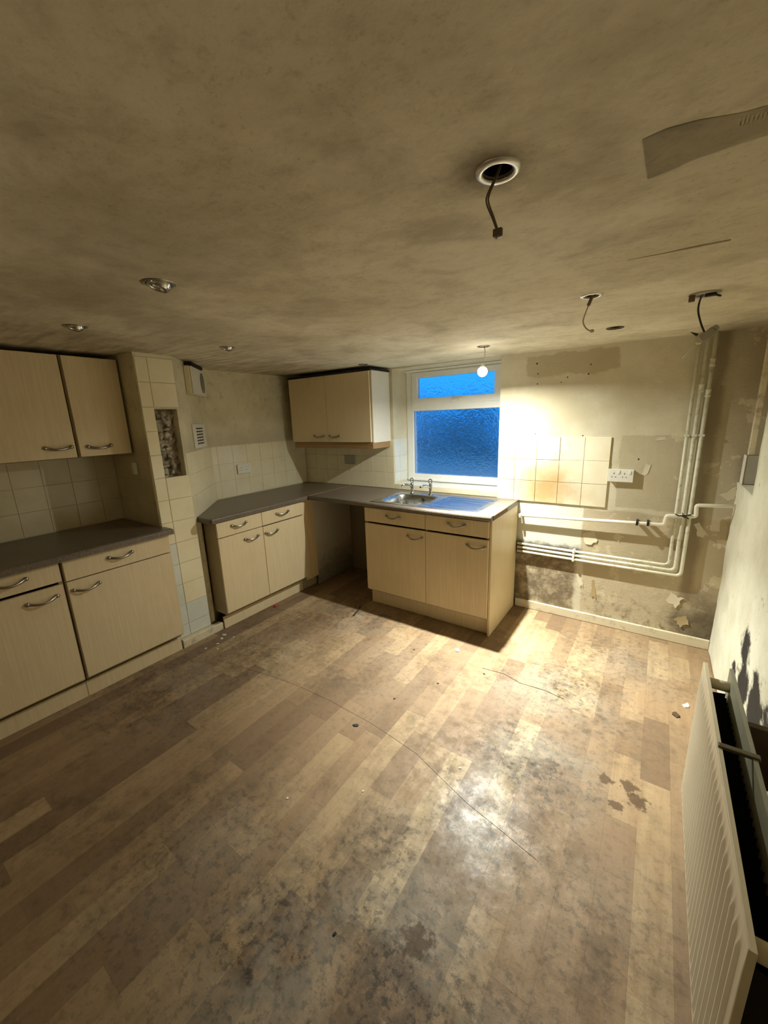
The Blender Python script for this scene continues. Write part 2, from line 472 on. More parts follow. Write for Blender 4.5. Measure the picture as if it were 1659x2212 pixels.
# ------------------------------------------------------------------ geometry helpers
class MB:
    def __init__(s):
        s.bm = bmesh.new()

    def box(s, x0, x1, y0, y1, z0, z1, bev=0.0, seg=2):
        b = bmesh.new()
        r = bmesh.ops.create_cube(b, size=1.0)
        for v in b.verts:
            v.co = Vector((x0 + (v.co.x + .5) * (x1 - x0), y0 + (v.co.y + .5) * (y1 - y0), z0 + (v.co.z + .5) * (z1 - z0)))
        if bev > 0:
            bmesh.ops.bevel(b, geom=list(b.edges), offset=bev, segments=seg, affect='EDGES', profile=0.5)
        return s._add(b)

    def _add(s, b, mat=None, smooth=False):
        if mat is not None:
            bmesh.ops.transform(b, matrix=mat, verts=list(b.verts))
        if smooth:
            for f in b.faces:
                f.smooth = True
        me = bpy.data.meshes.new('tmp')
        b.to_mesh(me)
        b.free()
        s.bm.from_mesh(me)
        bpy.data.meshes.remove(me)
        return s

    def prism(s, poly, z0, z1, bev=0.0, top_only=True):
        b = bmesh.new()
        lo = [b.verts.new((p[0], p[1], z0)) for p in poly]
        hi = [b.verts.new((p[0], p[1], z1)) for p in poly]
        n = len(poly)
        b.faces.new(list(reversed(lo)))
        b.faces.new(hi)
        for i in range(n):
            b.faces.new((lo[i], lo[(i + 1) % n], hi[(i + 1) % n], hi[i]))
        bmesh.ops.recalc_face_normals(b, faces=list(b.faces))
        if bev > 0:
            ed = [e for e in b.edges if all(abs(v.co.z - z1) < 1e-6 for v in e.verts)] if top_only else list(b.edges)
            bmesh.ops.bevel(b, geom=ed, offset=bev, segments=3, affect='EDGES', profile=0.5)
        return s._add(b)

    def tube(s, pts, r, n=12, caps=True, flat=1.0, ref=None):
        """round (or flattened) tube along a polyline"""
        b = bmesh.new()
        P = [Vector(p) for p in pts]
        R = r if isinstance(r, (list, tuple)) else [r] * len(P)
        rings = []
        prev = None
        for i, p in enumerate(P):
            if i == 0:
                t = P[1] - P[0]
            elif i == len(P) - 1:
                t = P[-1] - P[-2]
            else:
                t = (P[i + 1] - p).normalized() + (p - P[i - 1]).normalized()
            t.normalize()
            if prev is None:
                u = Vector(ref) if ref else (Vector((0, 0, 1)) if abs(t.z) < 0.9 else Vector((1, 0, 0)))
            else:
                u = prev
            u = (u - t * u.dot(t)).normalized()
            prev = u
            q = t.cross(u)
            rings.append([b.verts.new(p + (u * math.cos(2 * math.pi * k / n) + q * math.sin(2 * math.pi * k / n) * flat) * R[i]) for k in range(n)])
        for a, c in zip(rings, rings[1:]):
            for k in range(n):
                f = b.faces.new((a[k], a[(k + 1) % n], c[(k + 1) % n], c[k]))
                f.smooth = True
        if caps:
            b.faces.new(list(reversed(rings[0])))
            b.faces.new(rings[-1])
        bmesh.ops.recalc_face_normals(b, faces=list(b.faces))
        return s._add(b)

    def lathe(s, prof, n=28, mat=None):
        """profile of (radius, z); open ends with r=0 close themselves"""
        b = bmesh.new()
        rings = []
        for (r, z) in prof:
            if r < 1e-6:
                rings.append([b.verts.new((0, 0, z))])
            else:
                rings.append([b.verts.new((r * math.cos(2 * math.pi * k / n), r * math.sin(2 * math.pi * k / n), z)) for k in range(n)])
        for a, c in zip(rings, rings[1:]):
            for k in range(n):
                if len(a) == 1 and len(c) == 1:
                    continue
                if len(a) == 1:
                    b.faces.new((a[0], c[(k + 1) % n], c[k]))
                elif len(c) == 1:
                    b.faces.new((a[k], a[(k + 1) % n], c[0]))
                else:
                    b.faces.new((a[k], a[(k + 1) % n], c[(k + 1) % n], c[k]))
        for f in b.faces:
            f.smooth = True
        bmesh.ops.recalc_face_normals(b, faces=list(b.faces))
        return s._add(b, mat)

    def ball(s, c, r, sub=2, squash=(1, 1, 1), jitter=0.0, seed=0):
        b = bmesh.new()
        bmesh.ops.create_icosphere(b, subdivisions=sub, radius=1.0)
        rr = random.Random(seed)
        for v in b.verts:
            k = 1 + rr.uniform(-jitter, jitter)
            v.co = Vector((c[0] + v.co.x * r * squash[0] * k, c[1] + v.co.y * r * squash[1] * k, c[2] + v.co.z * r * squash[2] * k))
        if jitter == 0:
            for f in b.faces:
                f.smooth = True
        return s._add(b)

    def mesh(s, name):
        me = bpy.data.meshes.new(name)
        s.bm.to_mesh(me)
        s.bm.free()
        return me

    def build(s, name, mat, parent=None, loc=None):
        """verts are in the parent's frame (or, with loc and no parent, in world space with the origin moved to loc)"""
        if loc is not None:
            bmesh.ops.translate(s.bm, verts=list(s.bm.verts), vec=-Vector(loc))
        me = s.mesh(name)
        me.materials.append(M[mat] if isinstance(mat, str) else mat)
        o = bpy.data.objects.new(name, me)
        COL.objects.link(o)
        if loc is not None:
            o.location = loc
        if parent is not None:
            o.parent = parent
        return o


def linkmesh(name, me, parent=None, loc=(0, 0, 0), rot=(0, 0, 0), scale=(1, 1, 1)):
    o = bpy.data.objects.new(name, me)
    COL.objects.link(o)
    o.location = loc
    o.rotation_euler = rot
    o.scale = scale
    if parent is not None:
        o.parent = parent
    return o


def tag(o, label, cat, group=None):
    o['label'] = label
    o['category'] = cat
    if group:
        o['group'] = group
    return o


def struct(o):
    o['kind'] = 'structure'
    return o


def empty(name, loc=(0, 0, 0), rz=0.0):
    o = bpy.data.objects.new(name, None)
    o.empty_display_size = 0.05
    COL.objects.link(o)
    o.location = loc
    o.rotation_euler = (0, 0, rz)
    return o


def chamfer_unit(me_name, cx, cy, h_in, mat):
    """unit piece 1 x 1 x 1 (base z=0, face z=1) with chamfered upper rim; scaled per piece"""
    b = bmesh.new()
    def ring(ix, iy, z):
        return [b.verts.new(p) for p in ((-.5 + ix, -.5 + iy, z), (.5 - ix, -.5 + iy, z), (.5 - ix, .5 - iy, z), (-.5 + ix, .5 - iy, z))]
    a = ring(0, 0, 0)
    c = ring(0, 0, 1 - h_in)
    d = ring(cx, cy, 1)
    for p, q in ((a, c), (c, d)):
        for i in range(4):
            b.faces.new((p[i], p[(i + 1) % 4], q[(i + 1) % 4], q[i]))
    b.faces.new(d)
    bmesh.ops.recalc_face_normals(b, faces=list(b.faces))
    me = bpy.data.meshes.new(me_name)
    b.to_mesh(me)
    b.free()
    me.materials.append(M[mat])
    return me


TILE_ME = {k: chamfer_unit('tile_' + k, 0.010, 0.010, 0.35, k) for k in ('cream_tile', 'cooker_tile', 'alcove_tile', 'pier_tile', 'white_tile')}


def tile(parent, p0, u, nrm, u0, u1, z0, z1, key, proud=0.004, gap=0.0012, flat=False):
    """one wall tile: p0 + u*[u0,u1], height z0..z1, standing proud along nrm"""
    u = Vector(u).normalized()
    nrm = Vector(nrm).normalized()
    up = nrm.cross(u)
    rr = random.random
    sx, sy = (u1 - u0) - gap, (z1 - z0) - gap
    if sx < 0.006 or sy < 0.006:
        return None
    c = Vector(p0) + u * ((u0 + u1) / 2)
    if not flat:
        c.z = (z0 + z1) / 2
    else:
        c = Vector(p0) + u * ((u0 + u1) / 2) + up * ((z0 + z1) / 2)
    pr = proud * (0.85 + 0.3 * rr())
    Mx = Matrix(((u.x * sx, up.x * sy, nrm.x * pr, c.x), (u.y * sx, up.y * sy, nrm.y * pr, c.y), (u.z * sx, up.z * sy, nrm.z * pr, c.z), (0, 0, 0, 1)))
    o = bpy.data.objects.new('tile', TILE_ME[key])
    COL.objects.link(o)
    o.parent = parent
    o.matrix_basis = Mx
    return o


def tile_field(parent, p0, u, nrm, us, zs, key, skip=None, **kw):
    for i in range(len(us) - 1):
        for j in range(len(zs) - 1):
            if skip and skip(i, j):
                continue
            tile(parent, p0, u, nrm, us[i], us[i + 1], zs[j], zs[j + 1], key(i, j) if callable(key) else key, **kw)


def steps(a, b, st, first=None):
    out = [a]
    x = a + (first if first else st)
    while x < b - 0.012:
        out.append(x)
        x += st
    out.append(b)
    return out


def ceil_z(x):
    return 2.003 - 0.009 * x


# ================================================================== STRUCTURE
RIGHT = 3.600
REAR = -4.6
ALC = -0.03        # back wall of the left alcove
PIER_X = 0.50
PY0, PY1 = -1.86, -1.62

# ---- floor: base slab and planks
fb = MB()
fb.box(-0.35, 3.95, REAR - 0.2, 0.35, -0.12, -0.004)
floor = struct(fb.build('floor', 'wood_floor_base'))
plank_me = chamfer_unit('plank', 0.0015, 0.0003, 0.06, 'wood_plank')
PW = 0.1065
x = 3.60
xs = []
k0 = 3.060
k = 0
edges = sorted([k0 + PW * i for i in range(-24, 6)])
edges = [e for e in edges if 0.49 < e < 3.60] + [3.60]
rp = random.Random(21)
ends_fixed = {2.10: (-2.70,), 3.06: (-1.50,), 3.166: (-0.98, -1.83)}
for a, b in zip(edges, edges[1:]):
    y = -3.85 + rp.uniform(0, 0.5)
    ys = [-3.85]
    while y < -0.06:
        if y - ys[-1] > 0.12:
            ys.append(y)
        y += rp.choice((0.28, 0.36, 0.44, 0.5, 0.62, 0.78)) + rp.uniform(-0.04, 0.04)
    for kx, vals in ends_fixed.items():
        if abs(a - kx) < 0.03:
            for vv in vals:
                ys = [q for q in ys if abs(q - vv) > 0.16 or q == -3.85] + [vv]
            ys.sort()
    ys.append(-0.002)
    for c, d in zip(ys, ys[1:]):
        o = linkmesh('plank', plank_me, floor, ((a + b) / 2, (c + d) / 2, -0.0045), (0, 0, 0),
                     (b - a - 0.0001, d - c - 0.0001, 0.0045 + rp.uniform(-0.0001, 0.0001)))
# old sheet seam that has lifted, a tear, a small ridge
def strip_path(pts, r, name, mat, parent, flat):
    m = MB()
    m.tube(pts, r, 8, True, flat, (0, 0, 1))
    return m.build(name, mat, parent)
seam = [(0.95, -1.80), (1.141, -1.771), (1.35, -1.735), (1.533, -1.715), (1.8, -1.708), (2.091, -1.715), (2.26, -1.735), (2.399, -1.762), (2.55, -1.81), (2.695, -1.858), (2.84, -1.895), (2.985, -1.925)]
random.seed(3)
strip_path([(a, b + random.uniform(-.004, .004), 0.0) for a, b in seam], 0.0009, 'seam', 'seam_dirt', floor, 1.0)
strip_path([(1.235, -0.70, 0.001), (1.262, -0.76, 0.003), (1.272, -0.80, 0.003), (1.288, -0.86, 0.001)], 0.006, 'tear', 'seam_dirt', floor, 1.6)
strip_path([(2.42, -0.97, 0.0005), (2.55, -0.955, 0.0008), (2.66, -0.99, 0.0006), (2.80, -0.98, 0.0008), (2.9, -1.0, 0.0005)], 0.0012, 'tear', 'seam_dirt', floor, 1.5)

# ---- ceiling slab with the round cut-outs of the missing downlights
cb = bmesh.new()
NX, NY = 2, 2
vs = []
corners = [(-0.4, REAR - 0.2), (4.0, REAR - 0.2), (4.0, 0.4), (-0.4, 0.4)]
lo = [cb.verts.new((x, y, ceil_z(x))) for x, y in corners]
hi = [cb.verts.new((x, y, 2.20)) for x, y in corners]
cb.faces.new(list(reversed(lo)))
cb.faces.new(hi)
for i in range(4):
    cb.faces.new((lo[i], lo[(i + 1) % 4], hi[(i + 1) % 4], hi[i]))
bmesh.ops.recalc_face_normals(cb, faces=list(cb.faces))
cme = bpy.data.meshes.new('ceiling')
cb.to_mesh(cme)
cb.free()
ceiling = bpy.data.objects.new('ceiling', cme)
COL.objects.link(ceiling)
HOLES = [(2.902, -2.287, 0.028), (2.923, -1.292, 0.027), (2.937, -0.550, 0.038), (2.198, -0.495, 0.030), (1.121, -0.366, 0.030),
         (1.848, -2.364, 0.040), (1.011, -2.312, 0.038), (1.029, -1.566, 0.036), (3.275, -1.03, 0.026)]
cut = MB()
for (hx, hy, hr) in HOLES:
    cut.lathe([(0, -0.05), (hr, -0.05), (hr, 0.10), (0, 0.10)], 32, Matrix.Translation((hx, hy, ceil_z(hx))))
cutter = cut.build('hole_cutter', 'ceiling')
md = ceiling.modifiers.new('holes', 'BOOLEAN')
md.object = cutter
md.operation = 'DIFFERENCE'
md.solver = 'EXACT'
dg = bpy.context.evaluated_depsgraph_get()
nm = bpy.data.meshes.new_from_object(ceiling.evaluated_get(dg))
ceiling.modifiers.clear()
ceiling.data = nm
nm.materials.clear()
nm.materials.append(M['ceiling'])
for p in nm.polygons:
    p.material_index = 0
bpy.data.objects.remove(cutter)
struct(ceiling)

# ---- window wall
WX0, WX1, WZ0 = 1.163, 2.150, 0.950
m = MB()
m.box(-0.35, WX0, 0.0, 0.35, -0.1, 2.05)
m.box(WX1, 3.95, 0.0, 0.35, -0.1, 2.05)
m.box(WX0, WX1, 0.0, 0.35, -0.1, WZ0 - 0.004)
m.box(WX0, WX1, 0.0, 0.35, 1.978, 2.05)
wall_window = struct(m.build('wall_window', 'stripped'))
# ---- left wall along the sink run
m = MB()
m.box(-0.35, 0.0, -1.12, 0.0, -0.1, 2.05)
wall_left = struct(m.build('wall_left', 'wall'))
# ---- tiled pier with an angled side and an opened-up patch
HZ0, HZ1 = 1.212, 1.662
HY0, HY1 = -1.785, -1.635
poly = [(0, -1.12), (PIER_X, PY1), (PIER_X, PY0), (-0.35, PY0), (-0.35, -1.12)]
poly_h = [(0, -1.12), (PIER_X, PY1), (PIER_X, HY1), (0.40, HY1), (0.40, HY0), (PIER_X, HY0), (PIER_X, PY0), (-0.35, PY0), (-0.35, -1.12)]
m = MB()
m.prism(poly, -0.1, HZ0)
m.prism(poly_h, HZ0, HZ1)
m.prism(poly, HZ1, 2.05)
wall_pier = struct(m.build('wall_pier', 'wall'))
# ---- alcove back wall, rear wall, right wall
m = MB()
m.box(-0.35, ALC, REAR, PY0, -0.1, 2.05)
wall_alcove = struct(m.build('wall_alcove', 'wall'))
m = MB()
m.box(-0.35, 3.95, REAR - 0.2, REAR, -0.1, 2.05)
wall_rear = struct(m.build('wall_rear', 'wall'))
bmw = bmesh.new()
def lin_steps(a, b, st):
    n = max(1, int(round((b - a) / st)))
    return [a + (b - a) * i / n for i in range(n)]
WYS = lin_steps(REAR, -0.47, 0.06) + lin_steps(-0.47, 0.0, 0.04) + [0.0]
WZS = lin_steps(-0.1, 1.115, 0.045) + lin_steps(1.115, 2.05, 0.06) + [2.05]
iy0 = min(range(len(WYS)), key=lambda i: abs(WYS[i] + 0.47))
iz0 = min(range(len(WZS)), key=lambda i: abs(WZS[i] - 1.115))
def wall_x(y, z):
    return RIGHT - 0.006 * (mnoise.noise(Vector((0.3, y * 4, z * 4))) + 0.6 * mnoise.noise(Vector((3.3, y * 12, z * 12))))
gw = {(i, j): bmw.verts.new((wall_x(y, z), y, z)) for i, y in enumerate(WYS) for j, z in enumerate(WZS) if i <= iy0 or j <= iz0}
for i in range(len(WYS) - 1):
    for j in range(len(WZS) - 1):
        q4 = [(i, j), (i, j + 1), (i + 1, j + 1), (i + 1, j)]
        if all(k in gw for k in q4):
            f = bmw.faces.new([gw[k] for k in q4])
            f.smooth = True
XB = 3.74
lb = [bmw.verts.new((XB, WYS[i], 1.115)) for i in range(iy0, len(WYS))]
for n_, i in enumerate(range(iy0, len(WYS) - 1)):
    bmw.faces.new((gw[i, iz0], gw[i + 1, iz0], lb[n_ + 1], lb[n_]))
jb_ = [bmw.verts.new((XB, -0.47, WZS[j])) for j in range(iz0, len(WZS))]
for n_, j in enumerate(range(iz0, len(WZS) - 1)):
    bmw.faces.new((gw[iy0, j], gw[iy0, j + 1], jb_[n_ + 1], jb_[n_]))
bmw.faces.new([bmw.verts.new(p) for p in ((XB, -0.47, 1.115), (XB, 0.0, 1.115), (XB, 0.0, 2.05), (XB, -0.47, 2.05))])
bx8 = [bmw.verts.new((x_, y_, z_)) for x_ in (3.76, 3.95) for y_ in (REAR, 0.0) for z_ in (-0.1, 2.05)]
for q4 in ((0, 1, 3, 2), (4, 6, 7, 5), (0, 4, 5, 1), (2, 3, 7, 6), (0, 2, 6, 4), (1, 5, 7, 3)):
    bmw.faces.new([bx8[k] for k in q4])
bmesh.ops.recalc_face_normals(bmw, faces=list(bmw.faces))
rme = bpy.data.meshes.new('wall_right')
bmw.to_mesh(rme)
bmw.free()
rme.materials.append(M['plaster'])
wall_right = bpy.data.objects.new('wall_right', rme)
COL.objects.link(wall_right)
struct(wall_right)

# ---- skirtings
m = MB()
m.box(2.336, RIGHT - 0.004, -0.020, -0.0005, 0.001, 0.068, 0.004)
struct(m.build('baseboard_window', 'skirt'))
m = MB()
m.prism([(PIER_X + 0.001, -1.862), (PIER_X + 0.046, -1.862), (PIER_X + 0.046, -1.548), (PIER_X + 0.001, -1.548)], 0.001, 0.058, 0.006)
struct(m.build('baseboard_pier', 'skirt'))

# ---- tiles
T = 0.152
zb = [0.902, 0.902 + T, 0.902 + 2 * T, 0.902 + 3 * T + 0.008]
tile_field(wall_left, (0, -1.12, 0), (0, 1, 0), (1, 0, 0), steps(0.0, 1.115, T, 0.055), zb, 'cream_tile')
tile_field(wall_pier, (PIER_X, PY1, 0), (-1, 1, 0), (1, 1, 0), steps(0.0, 0.700, T), zb, 'cream_tile')
tile_field(wall_window, (0, 0, 0), (1, 0, 0), (0, -1, 0), steps(0.008, WX0 - 0.002, T), zb, 'cream_tile')
# tiles around the reveal and the sill
tile_field(wall_window, (WX0, 0, 0), (0, 1, 0), (1, 0, 0), [0.004, 0.10, 0.225], [0.962] + zb[1:], 'white_tile')
tile_field(wall_window, (WX0 + 0.004, 0, 0), (1, 0, 0), (0, -1, 0), steps(0.0, WX1 - WX0 - 0.006, T, 0.07), [0.902, 0.948], 'cream_tile')
tile_field(wall_window, (WX0 + 0.004, 0.0, WZ0 - 0.004), (1, 0, 0), (0, 0, 1), steps(0.0, WX1 - WX0 - 0.008, T, 0.11), [0.0, 0.125, 0.228], 'white_tile', flat=True)
# cooker splashback
tile_field(wall_window, (0, 0, 0), (1, 0, 0), (0, -1, 0), [2.153, 2.285, 2.445, 2.605, 2.765, 2.925], [0.893, 1.055, 1.217, 1.380], 'cooker_tile', proud=0.012)
# pier: one narrow and one full column
pz = [0.062, 0.153] + [0.153 + T * i for i in range(1, 12)] + [1.975]
def in_hole(i, j):
    return i == 1 and pz[j] > HZ0 - 0.03 and pz[j + 1] < HZ1 + 0.03
def pier_key(i, j):
    return 'white_tile' if (j <= 2 and (i == 0 or j <= 1)) or (i == 0 and j <= 4) else 'pier_tile'
tile_field(wall_pier, (PIER_X, PY0 + 0.002, 0), (0, 1, 0), (1, 0, 0), [0.0, 0.075, 0.238], pz, pier_key, skip=in_hole, proud=0.006, gap=0.0026)
tile_field(wall_pier, (ALC, PY0, 0), (1, 0, 0), (0, -1, 0), steps(0.004, 0.526, T), zb, 'alcove_tile')
tile_field(wall_alcove, (ALC, -3.2, 0), (0, 1, 0), (1, 0, 0), steps(0.0, 1.336, T), zb, 'alcove_tile')

# rubble inside the opened patch
m = MB()
b = bmesh.new()
gn = {}
for i in range(17):
    for j in range(41):
        yy = HY0 + 0.0005 + (HY1 - HY0 - 0.001) * i / 16
        zz = HZ0 + 0.0005 + (HZ1 - HZ0 - 0.001) * j / 40
        d = 0.035 + 0.03 * mnoise.noise(Vector((1.7, yy * 22, zz * 22))) + 0.012 * mnoise.noise(Vector((5.7, yy * 60, zz * 60)))
        gn[i, j] = b.verts.new((0.40 + max(0.004, d), yy, zz))
for i in range(16):
    for j in range(40):
        b.faces.new((gn[i, j], gn[i + 1, j], gn[i + 1, j + 1], gn[i, j + 1]))
m._add(b)
m.build('mortar_bed', 'rubble', wall_pier)
rs = random.Random(5)
stone_mes = []
for q in range(4):
    b = bmesh.new()
    bmesh.ops.create_cube(b, size=2.0)
    bmesh.ops.bevel(b, geom=list(b.edges), offset=0.45, segments=1, affect='EDGES')
    r4 = random.Random(q + 70)
    for v in b.verts:
        v.co = Vector((v.co.x * r4.uniform(.7, 1.1), v.co.y * r4.uniform(.7, 1.15), v.co.z * r4.uniform(.65, 1.1)))
    me = bpy.data.meshes.new('stone')
    b.to_mesh(me)
    b.free()
    me.materials.append(M['rubble'])
    stone_mes.append(me)
zc = HZ0 + 0.03
while zc < HZ1 - 0.02:
    yc = HY0 + rs.uniform(0.025, 0.04)
    while yc < HY1 - 0.025:
        linkmesh('stone', rs.choice(stone_mes), wall_pier, (0.440 + rs.uniform(-0.012, 0.010), yc, zc + rs.uniform(-0.01, 0.01)),
                 (rs.uniform(-.5, .5), rs.uniform(-.3, .3), rs.uniform(-.3, .3)), (0.026, rs.uniform(0.014, 0.034), rs.uniform(0.010, 0.030)))
        yc += rs.uniform(0.036, 0.062)
    zc += rs.uniform(0.036, 0.056)

# ---- torn paper standing off the window wall
def flake(parent, x, z, w, h, curl, ang=0.0, mat='paint_flake', seed=0):
    r = random.Random(seed)
    b = bmesh.new()
    n = 5
    g = {}
    ca, sa = math.cos(ang), math.sin(ang)
    for i in range(n + 1):
        for j in range(n + 1):
            u = (i / n - .5) * w * (1 + 0.25 * math.sin(3.1 * j / n + seed))
            v = (j / n - .5) * h
            if i in (0, n) or j == 0:
                u += r.uniform(-.12, .12) * w
                v += r.uniform(-.10, .10) * h
            d = 0.0006 + curl * (1 - j / n) ** 2
            for s_ in (0,):
                g[i, j] = b.verts.new((x + u * ca - v * sa, -d, z + u * sa + v * ca))
    for i in range(n):
        for j in range(n):
            f = b.faces.new((g[i, j], g[i + 1, j], g[i + 1, j + 1], g[i, j + 1]))
            f.smooth = True
    m = MB()
    m._add(b)
    return m.build('paper_flake', mat, parent)

plain('torn_paper', (216, 206, 178), 0.8)
plain('torn_paper_dark', (176, 156, 116), 0.8)
for q, (fx, fz, fw, fh, cu, an, mt_) in enumerate((
        (2.845, 0.655, 0.07, 0.09, 0.020, 0.4, 'torn_paper'), (2.80, 0.33, 0.022, 0.12, 0.012, 0.3, 'torn_paper'),
        (2.90, 0.27, 0.03, 0.14, 0.010, 0.1, 'torn_paper_dark'), (3.38, 0.30, 0.08, 0.07, 0.02, 1.2, 'torn_paper'),
        (3.44, 0.16, 0.07, 0.06, 0.02, 0.6, 'torn_paper_dark'), (3.58, 1.04, 0.05, 0.08, 0.012, 2.4, 'torn_paper'),
        (3.14, 1.17, 0.06, 0.03, 0.006, 1.4, 'torn_paper'), (3.02, 0.69, 0.04, 0.05, 0.010, 1.0, 'torn_paper'),
        (3.46, 0.80, 0.04, 0.09, 0.006, 0.5, 'torn_paper'), (3.20, 1.37, 0.06, 0.02, 0.004, 0.1, 'torn_paper'))):
    flake(wall_window, fx, fz, fw, fh, cu * 0.35, an, mt_, q)
# sagging flap of ceiling lining paper
def ceiling_flap():
    b = bmesh.new()
    P0 = [(3.122, -2.093), (3.155, -2.100), (3.19, -2.114), (3.24, -2.119), (3.30, -2.123), (3.42, -2.13)]
    P1 = [(3.118, -2.225), (3.15, -2.232), (3.19, -2.225), (3.24, -2.205), (3.30, -2.195), (3.42, -2.19)]
    n = 5
    g = {}
    for i, (a, c) in enumerate(zip(P0, P1)):
        for j in range(n + 1):
            t = j / n
            x = a[0] * (1 - t) + c[0] * t
            y = a[1] * (1 - t) + c[1] * t
            sag = 0.0035 * (1 - t) ** 1.6 + 0.0008
            g[i, j] = b.verts.new((x, y, ceil_z(x) - sag))
    for i in range(len(P0) - 1):
        for j in range(n):
            f = b.faces.new((g[i, j], g[i + 1, j], g[i + 1, j + 1], g[i, j + 1]))
            f.smooth = True
    bmesh.ops.solidify(b, geom=list(b.faces), thickness=0.0006)
    m = MB()
    m._add(b)
    m.build('paper_flap', 'ceiling', ceiling)
ceiling_flap()
m = MB()
m.tube([(3.06, -1.628, ceil_z(3.06)), (3.15, -1.622, ceil_z(3.15) - .0008), (3.22, -1.624, ceil_z(3.22) - .0015), (3.29, -1.619, ceil_z(3.29) - .0015)], [0.0008, 0.0016, 0.003, 0.002], 6)
m.build('paper_ridge', 'ceiling', ceiling)

# ================================================================== WINDOW
GY = 0.262      # pane plane
win = struct(empty('window_1', (WX0, 0.23, WZ0)))
def wbox(x0, x1, y0, y1, z0, z1, name, mat='upvc', par=None, bev=0.006):
    m = MB()
    m.box(x0 - WX0, x1 - WX0, y0 - 0.23, y1 - 0.23, z0 - WZ0, z1 - WZ0, bev)
    return m.build(name, mat, par or win)
WT = 1.9775
wbox(WX0 + .002, WX0 + .075, 0.235, 0.305, WZ0 + .004, WT, 'frame_jamb')
wbox(WX1 - .075, WX1 - .002, 0.235, 0.305, WZ0 + .004, WT, 'frame_jamb')
wbox(WX0 + .06, WX1 - .06, 0.236, 0.304, WZ0 + .004, WZ0 + .070, 'frame_bottom')
wbox(WX0 + .06, WX1 - .06, 0.236, 0.304, WT - .030, WT, 'frame_head')
wbox(WX0 + .004, WX1 - .004, 0.196, 0.236, WT - .016, WT, 'head_trim')
wbox(WX0 + .06, WX1 - .06, 0.233, 0.304, 1.612, 1.672, 'transom')
# sill nosing strips of the frame
wbox(WX0 + .01, WX1 - .01, 0.222, 0.240, WZ0 + .004, WZ0 + .030, 'sill_bead')
# opening top light
ts = empty('top_sash', (0, 0, 0))
ts.parent = win
def sbox(x0, x1, z0, z1, name):
    wbox(x0, x1, 0.222, 0.275, z0, z1, name, 'upvc', ts, 0.005)
SX0, SX1, SZ0, SZ1 = WX0 + .070, WX1 - .070, 1.668, 1.952
sbox(SX0, SX0 + .058, SZ0, SZ1, 'sash_stile')
sbox(SX1 - .058, SX1, SZ0, SZ1, 'sash_stile')
sbox(SX0 + .05, SX1 - .05, SZ0, SZ0 + .058, 'sash_rail')
sbox(SX0 + .05, SX1 - .05, SZ1 - .045, SZ1, 'sash_rail')
wbox(SX0 + .05, SX1 - .05, GY - .003, GY + .003, SZ0 + .05, SZ1 - .04, 'pane', 'glass', ts, 0)
wbox(WX0 + .068, WX1 - .068, GY - .003, GY + .003, WZ0 + .06, 1.62, 'pane', 'glass', None, 0)
# black gaskets around the panes
def gasket(x0, x1, z0, z1, y, par):
    m = MB()
    t = 0.004
    for (a, b_, c, d) in ((x0, x0 + t, z0, z1), (x1 - t, x1, z0, z1), (x0, x1, z0, z0 + t), (x0, x1, z1 - t, z1)):
        m.box(a - WX0, b_ - WX0, y - 0.23, y + .004 - 0.23, c - WZ0, d - WZ0)
    m.build('gasket', 'black_plastic', par)
gasket(SX0 + .054, SX1 - .054, SZ0 + .054, SZ1 - .041, GY - .008, ts)
gasket(WX0 + .072, WX1 - .072, WZ0 + .066, 1.616, GY - .008, win)
# handle of the top light
m = MB()
hx = 1.66 - WX0
m.box(hx - .012, hx + .075, -.030, -.018, 1.688 - WZ0, 1.706 - WZ0, .005)
m.box(hx - .014, hx + .016, -.020, -.006, 1.683 - WZ0, 1.711 - WZ0, .005)
m.build('window_handle', 'white_plastic', ts)

# ---- what stands outside the window
m = MB()
m.prism([(-3.5, 0.36), (5.0, 0.36), (5.0, 6.0), (-3.5, 6.0)], -0.2, 0.80)
og = struct(m.build('ground_outside', 'outside_ground'))
m = MB()
b = bmesh.new()
prof = [(0.55, 0.80), (0.70, 0.93), (1.1, 1.02), (1.55, 1.10), (1.55, 0.80)]
L = [b.verts.new((-1.6, p[0], p[1])) for p in prof]
Rr = [b.verts.new((2.6, p[0], p[1] - 0.10 if 0 < i < 4 else p[1])) for i, p in enumerate(prof)]
for i in range(len(prof)):
    j = (i + 1) % len(prof)
    b.faces.new((L[i], L[j], Rr[j], Rr[i]))
b.faces.new(L)
b.faces.new(list(reversed(Rr)))
bmesh.ops.recalc_face_normals(b, faces=list(b.faces))
m._add(b)
tag(m.build('concrete_bank', 'outside_ground', None, (0.5, 1.05, 0.80)), 'pale grey sloping bank seen low through the lower window pane', 'bank')
yw = empty('garden_wall', (0.3, 2.6, 0.80))
m = MB()
m.box(-3.4, 3.2, 0.0, 0.25, 0.0, 0.32)
m.build('wall_core', 'outside_stone', yw)
rw = random.Random(9)
sme = []
for q in range(3):
    b = bmesh.new()
    bmesh.ops.create_cube(b, size=1.0)
    bmesh.ops.bevel(b, geom=list(b.edges), offset=0.12, segments=1, affect='EDGES')
    r3 = random.Random(q + 40)
    for v in b.verts:
        v.co *= 1 + r3.uniform(-.08, .05)
    me = bpy.data.meshes.new('stone')
    b.to_mesh(me)
    b.free()
    me.materials.append(M['outside_stone'])
    sme.append(me)
zz = 0.06
while zz < 0.28:
    xx = -1.9 + rw.uniform(0, .2)
    while xx < 1.6:
        wd = rw.uniform(0.2, 0.36)
        linkmesh('stone', rw.choice(sme), yw, (xx + wd / 2, -0.01, zz + .055), (0, 0, 0), (wd - .02, 0.08, 0.115))
        xx += wd
    zz += 0.13
tag(yw, 'rough stone garden wall behind the frosted lower window pane', 'wall')
m = MB()
m.box(-0.75, -0.30, 1.75, 2.05, 0.80, 1.72, 0.01)
